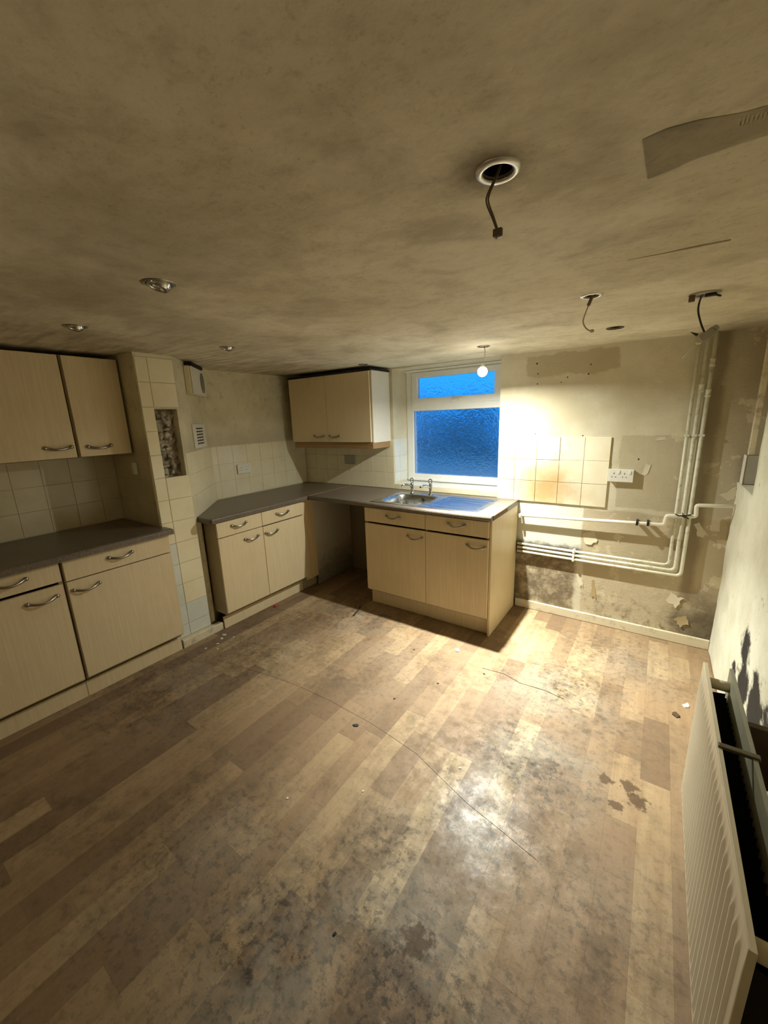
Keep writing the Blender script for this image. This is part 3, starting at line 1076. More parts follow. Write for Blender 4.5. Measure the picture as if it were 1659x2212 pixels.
tag(m.build('gate_pillar', 'outside_render', None, (-0.52, 1.9, 0.80)), 'pale rendered pillar outside, seen at left of lower pane', 'pillar')
def ivy(cx, cy, cz, rx, rz, n, seed, label):
    root = empty('ivy_bush', (cx, cy, 0.80))
    r = random.Random(seed)
    m = MB()
    for q in range(5):
        a = r.uniform(-.6, .6)
        m.tube([(a * .1, 0, -0.0), (a * .4 * rx, r.uniform(-.05, .05), (cz - .8) * .6), (a * rx, r.uniform(-.1, .1), cz - .8 + rz * .6)], 0.012, 6)
    m.build('stem', 'ivy_stem', root)
    b = bmesh.new()
    for q in range(n):
        d = Vector((r.gauss(0, 1), r.gauss(0, .6), r.gauss(0, 1)))
        d.normalize()
        k = r.uniform(.55, 1.0)
        c = Vector((d.x * rx * k, d.y * .22 * k, cz - .8 + d.z * rz * k))
        u = Vector((r.gauss(0, 1), r.gauss(0, 1), r.gauss(0, 1))).normalized()
        v = u.orthogonal().normalized()
        s_ = r.uniform(.03, .06)
        pts = [c - u * s_, c + v * s_ * .7, c + u * s_ * 1.2, c - v * s_ * .7]
        b.faces.new([b.verts.new(p) for p in pts])
    m = MB()
    m._add(b)
    f = m.build('foliage', 'ivy_leaf', root)
    f['kind'] = 'stuff'
    tag(root, label, 'bush', 'bushes outside the window')
ivy(0.30, 2.2, 1.40, 0.46, 0.42, 420, 1, 'dark ivy bush outside, left of middle in the lower pane')
ivy(1.16, 2.1, 1.36, 0.42, 0.42, 420, 2, 'dark ivy bush outside, right half of the lower pane')

# ================================================================== WORKTOPS
WD = 0.637
wt = empty('worktop', (0.3, -0.6, 0.862))
tag(wt, 'dark grey L-shaped kitchen worktop with an inset sink under the window', 'worktop')
def shift(m, o):
    bmesh.ops.translate(m.bm, verts=list(m.bm.verts), vec=-Vector(o))
    return m
OW = (0.3, -0.6, 0.862)
m = MB()
m.prism([(0.004, -0.004), (0.004, -1.118), (0.448, -1.566), (0.448, -1.592), (0.620, -1.592), (WD, -1.575), (WD, -0.004)], 0.862, 0.900, 0.012)
shift(m, OW).build('worktop_slab', 'worktop', wt)
SKX0, SKX1, SKY0, SKY1 = 1.308, 2.203, -0.580, -0.116   # hole for the bowl
m = MB()
def slab(x0, x1, y0, y1):
    m.box(x0, x1, y0, y1, 0.862, 0.8995)
slab(WD + .001, SKX0, -WD + .012, -0.004)
slab(SKX1, 2.331, -WD + .012, -0.004)
slab(SKX0, SKX1, SKY1, -0.004)
slab(SKX0, SKX1, -WD + .012, SKY0)
# post-formed front nose
b = bmesh.new()
nose = []
for a in range(0, 9):
    t = math.pi / 2 * (1 - a / 4.0)
    nose.append((-WD + .014 - .019 * math.cos(t) + 0.0, 0.8805 + .019 * math.sin(t)))
nl = [b.verts.new((WD + .001, p[0], p[1])) for p in nose] 
nr = [b.verts.new((2.331, p[0], p[1])) for p in nose]
for i in range(8):
    f = b.faces.new((nl[i], nl[i + 1], nr[i + 1], nr[i]))
    f.smooth = True
b.faces.new(nl)
b.faces.new(list(reversed(nr)))
b.faces.new((nl[8], nl[0], nr[0], nr[8]))
bmesh.ops.recalc_face_normals(b, faces=list(b.faces))
m._add(b)
shift(m, OW).build('worktop_slab', 'worktop', wt)
m = MB()
m.box(WD - .004, WD + .004, -WD + .012, -0.006, 0.8985, 0.9012, 0.001)
shift(m, OW).build('joint_strip', 'joint_strip', wt)
m = MB()
m.box(2.331, 2.334, -0.60, -0.30, 0.865, 0.897)
shift(m, OW).build('chipped_edge', 'worktop_edge_chip', wt)

m = MB()
m.prism([(ALC + .004, -3.2), (0.63, -3.2), (0.63, -1.846), (0.522, -1.846), (0.522, -1.870), (ALC + .004, -1.870)], 0.862, 0.900, 0.012)
tag(m.build('worktop', 'worktop', None, (0.3, -2.5, 0.862)), 'dark brown worktop over the base units in the left alcove', 'worktop')

# ================================================================== HANDLES AND CABINETS
def handle_mesh():
    m = MB()
    pts, rad = [], []
    n = 14
    for i in range(n + 1):
        t = i / n * 2 - 1
        x = 0.062 * t
        out = 0.004 + 0.026 * (1 - abs(t) ** 2.2)
        dip = -0.012 * (1 - t * t)
        pts.append((x, -out, dip + 0.006))
        rad.append(0.0066 + 0.0026 * abs(t) ** 2)
    m.tube(pts, rad, 10, True, 0.62, (0, 0, 1))
    for s_ in (-1, 1):
        m.ball((0.062 * s_, -0.006, 0.006), 0.0125, 2, (1.0, 0.75, 0.9))
        m.tube([(0.062 * s_, 0.0, 0.006), (0.062 * s_, -0.006, 0.006)], 0.008, 12)
    me = m.mesh('handle')
    me.materials.append(M['brushed_chrome'])
    return me
HANDLE = handle_mesh()


def cabinet(name, label, loc, rz, W, D, z0, z1, fronts, plinth=None, group=None, end_panels=(), shelf_top=True, carc='carcass_edge'):
    """local frame: x along the width, y into the depth (fronts at y<0), z up"""
    root = empty(name, loc, rz)
    tag(root, label, 'cabinet', group)
    t = 0.018
    m = MB()
    m.box(0, t, 0, D, z0, z1)
    m.box(W - t, W, 0, D, z0, z1)
    m.box(t, W - t, 0, D, z0, z0 + t)
    m.box(t, W - t, D - .006, D, z0 + t, z1)
    if shelf_top:
        m.box(t, W - t, 0.0, D - .006, z1 - t, z1)
    for xc in sorted(set(f[1] for f in fronts if f[1] < W - .05)):
        m.box(xc - .009, xc + .009, 0.001, D - .006, z0 + t, z1 - t)
    m.build('carcass', carc, root)
    for (x0, x1, a, b_, hx, hz, kind) in fronts:
        m = MB()
        m.box(x0, x1, -0.020, -0.002, a, b_, 0.0018, 1)
        d = m.build(kind, 'cream', root)
        if hx is not None:
            h = linkmesh('handle', HANDLE, d, (hx, -0.020, hz))
            h['label'] = 'curved chrome bow handle'
    if plinth:
        for (x0, x1, py, pz) in plinth:
            m = MB()
            m.box(x0, x1, py, py + .016, 0.0015, pz, 0.001, 1)
            m.build('plinth', 'cream', root)
    for (x0, x1, y0, y1, a, b_, mat) in end_panels:
        m = MB()
        m.box(x0, x1, y0, y1, a, b_, 0.0015, 1)
        m.build('end_panel', mat, root)
    return root


Q = math.pi / 2
# sink base unit
cabinet('sink_base_unit', 'cream double base unit under the sink, two drawers over two doors', (1.263, -0.600, 0), 0, 1.047, 0.57, 0.13, 0.860,
        [(0.000, 0.5605, 0.742, 0.856, 0.282, 0.803, 'drawer_front'), (0.5645, 1.047, 0.742, 0.856, 0.815, 0.806, 'drawer_front'),
         (0.000, 0.5605, 0.145, 0.726, 0.475, 0.664, 'door'), (0.5645, 1.047, 0.145, 0.726, 0.962, 0.668, 'door')],
        plinth=[(0.0, 0.568, 0.040, 0.143), (0.570, 1.062, 0.036, 0.143)],
        end_panels=[(1.048, 1.064, 0.0, 0.575, 0.0015, 0.860, 'cream')], shelf_top=False)
# left run unit
lr = cabinet('base_unit', 'cream double base unit left of the appliance gap, two drawers over two doors', (0.602, -1.540, 0), Q, 0.852, 0.15, 0.13, 0.860,
        [(0.000, 0.398, 0.742, 0.856, 0.185, 0.806, 'drawer_front'), (0.402, 0.852, 0.742, 0.856, 0.612, 0.806, 'drawer_front'),
         (0.000, 0.398, 0.145, 0.736, 0.285, 0.674, 'door'), (0.402, 0.852, 0.145, 0.732, 0.482, 0.672, 'door')],
        plinth=[(0.0, 0.83, 0.045, 0.100)])
m = MB()
m.box(0.854, 1.005, 0.002, 0.022, 0.100, 0.860, 0.001, 1)
m.box(0.905, 0.922, -0.008, 0.002, 0.100, 0.858, 0.001, 1)
p_ = m.build('corner_post', 'pine', lr)
p_['label'] = 'bare pine corner post'
m = MB()
m.box(1.005, 1.530, 0.004, 0.016, 0.004, 0.860, 0.001, 1)
p_ = m.build('side_panel', 'panel', lr)
p_['label'] = 'grubby white panel facing the appliance gap'
m = MB()
m.box(0.832, 1.03, 0.050, 0.064, 0.0015, 0.098, 0.001, 1)
m.build('plinth_return', 'carcass_edge', lr)
# alcove base units
cabinet('base_unit', 'cream base unit in the alcove, next to the tiled pier, one drawer over one door', (0.582, -2.448, 0), Q, 0.576, 0.55, 0.13, 0.860,
        [(0.003, 0.576, 0.742, 0.856, 0.283, 0.806, 'drawer_front'), (0.003, 0.576, 0.145, 0.736, 0.088, 0.678, 'door')],
        plinth=[(0.0, 0.572, 0.035, 0.100)])
cabinet('base_unit', 'cream base unit at the left edge of the photo, one drawer over one door', (0.582, -3.055, 0), Q, 0.600, 0.55, 0.13, 0.860,
        [(0.003, 0.593, 0.752, 0.856, 0.39, 0.812, 'drawer_front'), (0.003, 0.593, 0.145, 0.736, 0.495, 0.676, 'door')],
        plinth=[(0.0, 0.605, 0.035, 0.100)])
# wall cabinets
cabinet('wall_cabinet', 'narrow cream wall cabinet in the alcove, against the pier', (0.300, -2.172, 0), Q, 0.300, 0.32, 1.385, 1.972,
        [(0.006, 0.292, 1.388, 1.968, 0.112, 1.440, 'door')])
cabinet('wall_cabinet', 'wide cream wall cabinet at the left edge, one door with handle', (0.300, -2.778, 0), Q, 0.600, 0.32, 1.385, 1.972,
        [(0.003, 0.594, 1.388, 1.968, 0.510, 1.446, 'door')])
wc = cabinet('wall_cabinet', 'cream two-door wall cabinet with brown pelmet beside the window', (0.135, -0.272, 0), 0, 0.985, 0.27, 1.352, 1.955,
        [(0.002, 0.478, 1.356, 1.952, 0.372, 1.408, 'door'), (0.481, 0.983, 1.356, 1.952, 0.565, 1.408, 'door')],
        end_panels=[(0.986, 1.000, -0.002, 0.268, 1.350, 1.956, 'white_laminate')])
m = MB()
m.box(0.012, 0.992, -0.004, 0.014, 1.298, 1.350, 0.001, 1)
m.box(0.978, 0.992, 0.014, 0.262, 1.298, 1.350, 0.001, 1)
m.build('pelmet', 'pelmet', wc)
m = MB()
m.box(-0.004, 1.004, -0.024, 0.268, 1.9565, 1.970, 0.001, 1)
m.build('top_strip', 'dark_gap', wc)
m = MB()
m.box(0.0, 0.0001 + 0.905, 0.02, 0.30, 1.973, 1.984)
del m

# boxed pipe beside the pier
m = MB()
m.prism([(0.40, -1.604), (0.462, -1.604), (0.470, -1.594), (0.470, -1.566), (0.462, -1.556), (0.40, -1.556)], 0.059, 0.861, 0.002)
tag(m.build('pipe_boxing', 'skirt', None, (0.43, -1.58, 0.059)), 'cream painted boxing strip between the tiled pier and the base unit', 'boxing')

# ================================================================== SINK AND TAPS
def sink():
    x0, x1, y0, y1 = 1.296, 2.215, -0.592, -0.104
    root = empty('sink', ((x0 + x1) / 2, (y0 + y1) / 2, 0.8995))
    tag(root, 'stainless steel inset sink with right-hand drainer under the window', 'sink')
    ox, oy, oz = root.location
    b = bmesh.new()
    nx, ny = 150, 84
    bx, by = 1.537, -0.357
    hx_, hy_ = 0.203, 0.188
    def zf(x, y):
        e = min(x - x0, x1 - x, y - y0, y1 - y)
        z = 0.0035 * min(1.0, e / 0.004) if e < 0.004 else 0.0035 - 0.0025 * min(1, max(0, (e - 0.010) / 0.006))
        # bowl: rounded square
        d = (abs((x - bx) / hx_) ** 4 + abs((y - by) / hy_) ** 4) ** 0.25
        if d < 1:
            t = min(1.0, (1 - d) / 0.26)
            s = t * t * (3 - 2 * t)
            z -= 0.150 * s
        # drainer: sunken field with ribs
        dx0, dx1, dy0, dy1 = 1.80, 2.185, -0.555, -0.150
        if dx0 < x < dx1 and dy0 < y < dy1:
            ed = min(x - dx0, dx1 - x, y - dy0, dy1 - y)
            k = min(1, ed / 0.012)
            z -= 0.004 * k
            if ed > 0.018:
                z += 0.0028 * max(0, math.sin((y - dy0) / 0.034 * 2 * math.pi)) * min(1, (ed - .018) / .02)
        return z
    g = {}
    for i in range(nx + 1):
        for j in range(ny + 1):
            x = x0 + (x1 - x0) * i / nx
            y = y0 + (y1 - y0) * j / ny
            g[i, j] = b.verts.new((x - ox, y - oy, 0.9000 + zf(x, y) - oz))
    for i in range(nx):
        for j in range(ny):
            f = b.faces.new((g[i, j], g[i + 1, j], g[i + 1, j + 1], g[i, j + 1]))
            f.smooth = True
    m = MB()
    m._add(b)
    m.build('basin', 'steel', root)
    m = MB()
    m.lathe([(0, 0.002), (0.030, 0.002), (0.034, 0.0045), (0.040, 0.003), (0.041, 0.0)], 28, Matrix.Translation((bx - ox, by - oy, 0.7535 - oz)))
    m.build('waste', 'chrome', root)
    m = MB()
    R_ = Matrix.Rotation(math.radians(78), 4, 'X')
    m.lathe([(0, 0.001), (0.011, 0.001), (0.011, 0.004), (0.0145, 0.004), (0.015, 0.0)], 20, Matrix.Translation((bx + .03 - ox, by + 0.170 - oy, 0.862 - oz)) @ R_)
    o = m.build('overflow', 'black_plastic', root)
    o['label'] = 'round black overflow hole'
    return root
sink()


def tap(x, y, label):
    z = 0.9025
    root = empty('tap', (x, y, z))
    tag(root, label, 'tap', 'chrome taps on the sink')
    m = MB()
    m.lathe([(0, 0), (0.021, 0), (0.021, 0.004), (0.014, 0.010), (0.0125, 0.03), (0.012, 0.060), (0.015, 0.070), (0.016, 0.082), (0.0125, 0.092), (0, 0.094)], 24)
    m.build('pillar', 'chrome', root)
    m = MB()
    m.tube([(0, -0.004, 0.060), (-0.010, -0.022, 0.074), (-0.022, -0.045, 0.083), (-0.036, -0.070, 0.085), (-0.045, -0.086, 0.080), (-0.049, -0.093, 0.068)],
           [0.012, 0.011, 0.0095, 0.009, 0.009, 0.0095], 14)
    m.build('spout', 'chrome', root)
    m = MB()
    loop = []
    for i in range(17):
        a = 2 * math.pi * i / 16
        r = 0.016
        loop.append((r * 1.15 * math.sin(a) * (0.62 + 0.38 * (1 - math.cos(a)) / 2), -0.002, 0.112 - 0.022 * math.cos(a)))
    m.tube(loop, 0.0052, 10, False, 1.0, (0, 1, 0))
    m.tube([(0, 0, 0.088), (0, -.001, 0.096)], 0.008, 12)
    m.build('lever', 'chrome', root)
    return root
tap(1.432, -0.135, 'left chrome pillar tap at the back of the sink bowl')
tap(1.612, -0.130, 'right chrome pillar tap, between bowl and drainer')

# ================================================================== SOCKETS, VENTS, FAN
def double_socket(loc, rz, label, w=0.147, h=0.087, depth=0.034):
    root = empty('wall_socket', loc, rz)
    tag(root, label, 'socket')
    m = MB()
    m.box(-w / 2 + .003, w / 2 - .003, -depth + .008, -0.0005, -h / 2 + .003, h / 2 - .003, .003)
    m.build('back_box', 'ivory_plastic', root)
    m = MB()
    m.box(-w / 2, w / 2, -depth, -depth + .009, -h / 2, h / 2, .003)
    pl = m.build('face_plate', 'white_plastic', root)
    for sx in (-1, 1):
        m = MB()
        m.box(sx * .012 - .007 + (0.04 if sx > 0 else 0), sx * .012 + .007 + (0.04 if sx > 0 else 0), -depth - .004, -depth + .001, .012, .034, .002)
        m.build('switch', 'white_plastic', root)
        cx = -0.040 if sx < 0 else 0.022
        m = MB()
        d = -depth - .0006
        m.box(cx - .0025, cx + .0025, d, d + .002, .010, .018)
        m.box(cx - .014, cx - .007, d, d + .002, -.012, -.008)
        m.box(cx + .007, cx + .014, d, d + .002, -.012, -.008)
        m.build('pin_slots', 'black_plastic', root)
    return root
double_socket((3.000, 0.0, 1.126), 0, 'white double socket beside the cooker tiles on the stripped wall')
double_socket((0.007, -0.815, 1.143), Q, 'double socket on the left tiled wall above the worktop', depth=0.012)
bp = empty('blank_plate', (0.635, -0.0075, 1.162))
m = MB()
m.box(-0.066, 0.066, -0.011, -0.0005, -0.044, 0.044, .003)
m.build('plate', 'grey_plastic', bp)
for sx in (-.03, .03):
    m = MB()
    m.lathe([(0, 0.0), (.003, 0.0), (.003, .0015), (0, .0015)], 12, Matrix.Translation((sx, -.0112, 0)) @ Matrix.Rotation(Q, 4, 'X'))
    m.build('screw', 'dull_metal', bp)
tag(bp, 'grey blank plate under the wall cabinet beside the window', 'plate')

# angled wall frame: u along (0.707,-0.707), n = (0.707,0.707)
DA = math.radians(135)     # local -Y -> (0.707, 0.707); local x -> (-0.707, 0.707)
def diag_loc(s_, z, off=0.0):
    return (s_ * .7071 + off * .7071, -1.12 - s_ * .7071 + off * .7071, z)
fan = empty('extractor_fan', diag_loc(0.285, 1.872), DA)
tag(fan, 'white box extractor fan high on the angled wall by the pier', 'fan')
m = MB()
m.box(-0.195, 0.195, -0.040, -0.001, -0.100, 0.100, .006)
m.build('housing', 'ivory_plastic', fan)
m = MB()
m.box(-0.185, 0.185, -0.052, -0.040, -0.098, 0.098, .008)
m.build('cover', 'white_plastic', fan)
m = MB()
for i in range(13):
    z = -0.068 + i * 0.0113
    half = 0.062 * math.sqrt(max(0, 1 - (z / 0.078) ** 2))
    m.box(0.085 - half, 0.085 + half, -0.0532, -0.0515, z - .0036, z + .0036)
m.build('grille', 'black_plastic', fan)
vent = empty('air_vent', diag_loc(0.305, 1.472), DA)
tag(vent, 'white louvred air vent on the angled wall below the fan', 'vent')
m = MB()
m.box(-0.165, 0.165, -0.010, -0.001, -0.090, 0.090, .003)
m.build('plate', 'white_plastic', vent)
for c in range(3):
    for r_ in range(6):
        m = MB()
        cx = -0.055 + c * 0.062 - 0.01
        cz = -0.058 + r_ * 0.0225
        m.box(cx - .027, cx + .027, -0.0108, -0.0095, cz - .0055, cz + .0055)
        m.build('louvre_slot', 'black_plastic', vent)
# solid dark strip standing in for the dark opening between fan and ceiling
m = MB()
m.box(-0.15, 0.15, -0.055, -0.001, 0.0, 0.024, .004)
du = m.build('gap_strip', 'dark_gap', None)
du.location = diag_loc(0.30, 1.974)
du.rotation_euler = (0, 0, DA)
tag(du, 'dark gap strip above the extractor fan at the ceiling', 'duct')
# cable conduit stub on pier return
m = MB()
m.box(0.292, 0.330, -1.892, -1.868, 1.245, 1.325, .003)
tag(m.build('cable_box', 'white_plastic', None, (0.311, -1.88, 1.245)), 'small white cable box under the alcove wall cabinet', 'box')

# ================================================================== PIPES
def fillet(pts, r=0.03, n=5):
    P = [Vector(p) for p in pts]
    out = [P[0]]
    for i in range(1, len(P) - 1):
        a, b_, c = P[i - 1], P[i], P[i + 1]
        d1 = (a - b_).normalized()
        d2 = (c - b_).normalized()
        rr = min(r, (a - b_).length * .45, (c - b_).length * .45)
        p0, p1 = b_ + d1 * rr, b_ + d2 * rr
        for k in range(n + 1):
            t = k / n
            out.append(p0 * (1 - t) ** 2 + b_ * 2 * t * (1 - t) + p1 * t * t)
    out.append(P[-1])
    return out


def riser(xv, zh, r, label, coupl, yoff=-0.034):
    root = empty('heating_pipe', (xv, yoff, zh))
    tag(root, label, 'pipe', 'painted heating pipes on the stripped wall')
    top = ceil_z(xv) - 0.001
    pts = fillet([(0.0, 0, top - zh), (0.0, 0, 0), (2.34 - xv, 0, 0.002)], 0.035)
    m = MB()
    m.tube(pts, r, 12)
    m.build('pipe_run', 'pipe', root)
    for cz in coupl:
        m = MB()
        m.lathe([(r, 0), (r + .004, .001), (r + .004, .012), (r + .002, .014), (r + .002, .034), (r + .004, .036), (r + .004, .047), (r, .048)], 16, Matrix.Translation((0, 0, cz - zh)))
        m.build('coupling', 'pipe', root)
    for cz in (1.39,):
        m = MB()
        m.box(-r - .004, r + .004, -r - .003, 0.032, cz - zh - .006, cz - zh + .006, .002)
        m.build('clip', 'white_plastic', root)
    m = MB()
    m.box(2.745 - xv, 2.760 - xv, -r - .003, 0.032, -r - .003, r + .004, .002)
    m.build('clip', 'white_plastic', root)
    return root
riser(3.326, 0.548, 0.0095, 'leftmost and uppermost of three cream heating pipes', ())
riser(3.361, 0.517, 0.0105, 'middle of the three cream heating pipes', (1.64,))
riser(3.396, 0.486, 0.0105, 'rightmost and lowest of three cream heating pipes', (1.61, 1.78))

wp = empty('waste_pipe', (3.29, -0.062, 0.83))
tag(wp, 'white pipe stepping over the risers and across the window wall', 'pipe')
m = MB()
pts = fillet([(2.345 - 3.29, 0.012, 0.785 - .83), (2.80 - 3.29, 0.006, 0.803 - .83), (3.272 - 3.29, 0, 0.825 - .83), (3.278 - 3.29, 0, 0.888 - .83),
              (3.425 - 3.29, 0, 0.896 - .83), (3.420 - 3.29, 0, 0.968 - .83), (3.604 - 3.29, 0.004, 0.978 - .83)], 0.014)
m.tube(pts, 0.0115, 12)
m.build('pipe_run', 'white_pipe', wp)
for cx, cz in ((3.125, 0.818), (3.185, 0.821), (2.36, 0.786)):
    m = MB()
    m.box(cx - .007 - 3.29, cx + .007 - 3.29, -0.015, 0.060, cz - .014 - .83, cz + .014 - .83, .003)
    m.build('clip', 'black_plastic' if cx > 3 else 'white_plastic', wp)
m = MB()
m.tube([(0.03, -.014, .075), (0.05, -.018, .066), (0.075, -.016, .07), (0.11, -.013, .078)], 0.004, 8)
m.tube([(0.085, -.014, .055), (0.07, -.018, .065), (0.065, -.016, .085), (0.10, -.012, .05)], 0.004, 8)
m.build('black_tape', 'black_plastic', wp)

# conduit and junction box in the right corner
m = MB()
m.box(3.606, 3.664, -0.105, -0.035, 1.118, 1.280, .004)
jb = empty('junction_box', (3.635, -0.07, 1.118))
bmesh.ops.translate(m.bm, verts=list(m.bm.verts), vec=-Vector(jb.location))
m.build('box_body', 'grey_plastic', jb)
m = MB()
m.box(3.602, 3.606, -0.107, -0.033, 1.116, 1.282, .001)
bmesh.ops.translate(m.bm, verts=list(m.bm.verts), vec=-Vector(jb.location))
m.build('box_lid', 'white_plastic', jb)
tag(jb, 'grey junction box on a ledge in the right-hand corner', 'box')
m = MB()
m.box(3.612, 3.640, -0.080, -0.052, 1.281, 1.968, .004)
tag(m.build('conduit', 'skirt', None, (3.626, -0.066, 1.281)), 'cream painted conduit rising from the corner junction box', 'conduit')

# ================================================================== RADIATOR
def radiator():
    ya, yb_ = -2.405, -1.500
    zb_, zt = 0.150, 0.700
    root = empty('radiator', (3.43, (ya + yb_) / 2, 0.15))
    tag(root, 'cream double-panel ribbed radiator on the right wall', 'radiator')
    oy = (ya + yb_) / 2
    def panel(xf, name, mat, sgn):
        b = bmesh.new()
        pitch = 0.0335
        ny = int((yb_ - ya) / (pitch / 6))
        zs = [(zb_, 0.0), (zb_ + .012, 0.0), (zb_ + .030, 0.35), (zb_ + .048, 1.0), (zt - .055, 1.0), (zt - .036, .35), (zt - .020, 0.0), (zt - .004, 0.0), (zt, -.25)]
        fr, bk = {}, {}
        for i in range(ny + 1):
            y = ya + (yb_ - ya) * i / ny
            ph = ((y - ya) / pitch) % 1.0
            rib = max(0.0, math.sin(ph * 2 * math.pi)) ** 1.0
            ee = min(1, min(y - ya, yb_ - y) / 0.03)
            for j, (z, am) in enumerate(zs):
                dx = 0.006 * rib * max(0, am) * ee + (-.002 if am < 0 else 0)
                fr[i, j] = b.verts.new((xf - sgn * dx - 3.43, y - oy, z - .15))
                bk[i, j] = b.verts.new((xf + sgn * 0.011 - 3.43, y - oy, z - .15)) if j in (0, len(zs) - 1) or i in (0, ny) else None
        nz = len(zs) - 1
        for i in range(ny):
            for j in range(nz):
                f = b.faces.new((fr[i, j], fr[i + 1, j], fr[i + 1, j + 1], fr[i, j + 1]))
                f.smooth = True
            b.faces.new((fr[i, nz], fr[i + 1, nz], bk[i + 1, nz], bk[i, nz]))
            b.faces.new((fr[i, 0], bk[i, 0], bk[i + 1, 0], fr[i + 1, 0]))
            b.faces.new((bk[i, 0], bk[i, nz], bk[i + 1, nz], bk[i + 1, 0]))
        for i in (0, ny):
            for j in range(nz):
                b.faces.new((fr[i, j], fr[i, j + 1], bk[i, j + 1], bk[i, j]))
        bmesh.ops.recalc_face_normals(b, faces=list(b.faces))
        m = MB()
        m._add(b)
        return m.build(name, mat, root)
    panel(3.394, 'front_panel', 'radiator', 1)
    panel(3.474, 'back_panel', 'radiator_back', -1)
    b = bmesh.new()  # near-black zigzag sheet, added to paint the deep shade between the panels
    nf = 64
    prev = None
    for i in range(nf + 1):
        y = ya + .03 + (yb_ - ya - .06) * i / nf
        xx = (3.408 if i % 2 else 3.460) - 3.43
        lo_v, hi_v = b.verts.new((xx, y - oy, .03)), b.verts.new((xx, y - oy, .47))
        if prev:
            b.faces.new((prev[0], lo_v, hi_v, prev[1]))
        prev = (lo_v, hi_v)
    m = MB()
    m._add(b)
    infill = m.build('dark_infill', 'dark_gap', root)
    infill['label'] = 'dark zigzag sheet standing in for the shade between the panels'
    for y in (-1.545, -2.360):
        for z in (0.655, 0.19):
            m = MB()
            m.tube([(3.404 - 3.43, y - oy, z - .15), (3.466 - 3.43, y - oy, z - .15)], 0.017, 16)
            m.build('header_pipe', 'radiator', root)
    for y in (-1.92, -1.66, -2.27):
        m = MB()
        m.box(3.396 - 3.43, 3.478 - 3.43, y - .008 - oy, y + .008 - oy, 0.696 - .15, 0.706 - .15, .002)
        if y == -1.92:
            m.build('top_bracket', 'dull_metal', root)
        else:
            m = MB()
            m.box(3.476 - 3.43, 3.590 - 3.43, y - .012 - oy, y + .012 - oy, 0.42 - .15, 0.62 - .15, .002)
            m.build('wall_bracket', 'rust', root)
    m = MB()
    m.tube([(3.435 - 3.43, ya - .002 - oy, .04), (3.435 - 3.43, ya - .05 - oy, .04)], 0.014, 14)
    m.tube([(3.435 - 3.43, ya - .04 - oy, .055), (3.435 - 3.43, ya - .04 - oy, -.149)], 0.0085, 12)
    m.build('valve', 'chrome', root)
    m = MB()
    m.tube([(3.435 - 3.43, yb_ - oy + .002, .04), (3.435 - 3.43, yb_ + .04 - oy, .04)], 0.013, 14)
    m.tube([(3.435 - 3.43, yb_ + .032 - oy, .055), (3.435 - 3.43, yb_ + .032 - oy, -.149)], 0.0085, 12)
    m.build('valve', 'chrome', root)
radiator()

# ================================================================== CEILING FITTINGS
def trim_ring(root, x, y, r_in, r_out, mat, h=0.005):
    m = MB()
    m.lathe([(r_in + .001, 0.0005), (r_in, -h * .6), (r_in + .004, -h), (r_out - .006, -h), (r_out, -.001), (r_out, 0.0)], 36)
    return m.build('trim_ring', mat, root)


def can(root, r, mat='dark_gap'):
    m = MB()
    m.lathe([(r - .001, 0.004), (r - .001, 0.085), (0, 0.085)], 28)
    return m.build('can', mat, root)


def cable(root, pts, r, mat, name='cable'):
    P = [Vector(p) for p in pts]
    out = []
    for i in range(len(P) - 1):           # Catmull-Rom
        p0 = P[max(i - 1, 0)]
        p1, p2 = P[i], P[i + 1]
        p3 = P[min(i + 2, len(P) - 1)]
        for k in range(6):
            t = k / 6
            out.append(0.5 * ((2 * p1) + (p2 - p0) * t + (2 * p0 - 5 * p1 + 4 * p2 - p3) * t * t + (3 * p1 - p0 - 3 * p2 + p3) * t ** 3))
    out.append(P[-1])
    m = MB()
    m.tube(out, r, 8)
    return m.build(name, mat, root)

# big white ring with a dangling twin cable, nearest the camera
x, y = 2.902, -2.287
a = empty('downlight_ring', (x, y, ceil_z(x)))
tag(a, 'large white downlight ring near the camera with a dangling grey cable', 'ceiling light', 'empty downlights')
trim_ring(a, x, y, 0.0265, 0.041, 'satin_aluminium', 0.006)
can(a, 0.028)
cable(a, [(0.006, 0.012, 0.03), (-0.004, 0.004, -0.004), (-0.020, 0.004, -0.030), (-0.021, 0.004, -0.045), (-0.010, 0.004, -0.070), (-0.001, 0.004, -0.092)], 0.0016, 'cable_grey')
cable(a, [(0.010, 0.010, 0.03), (0.000, 0.002, -0.004), (-0.016, 0.004, -0.030), (-0.017, 0.004, -0.045), (-0.007, 0.004, -0.070), (0.001, 0.004, -0.092)], 0.0016, 'cable_grey')
m = MB()
m.box(-0.007, 0.010, 0.000, 0.009, -0.104, -0.091, .0015)
m.build('connector_block', 'connector', a)
m = MB()
m.tube([(0.000, 0.004, -0.104), (-0.001, 0.004, -0.108)], 0.0018, 8)
m.tube([(0.006, 0.004, -0.104), (0.007, 0.004, -0.107)], 0.0018, 8)
m.build('terminal_ends', 'chrome', a)

x, y = 2.923, -1.292
a = empty('downlight_ring', (x, y, ceil_z(x)))
tag(a, 'small downlight ring mid right with a pale hooked cable', 'ceiling light', 'empty downlights')
trim_ring(a, x, y, 0.026, 0.040, 'satin_aluminium', 0.004)
can(a, 0.027)
cable(a, [(0.004, 0.01, 0.03), (0.000, 0.010, 0.0), (-0.012, 0.02, -0.028)], 0.006, 'cable_grey', 'cable_sleeve')
cable(a, [(-0.010, 0.02, -0.024), (-0.026, 0.022, -0.075), (-0.020, 0.022, -0.100), (-0.006, 0.022, -0.116), (0.004, 0.022, -0.120)], 0.0026, 'cable_white')
m = MB()
m.ball((0.008, 0.022, -0.122), 0.0075, 2, (1.1, 1, 1))
m.build('connector_block', 'ivory_plastic', a)

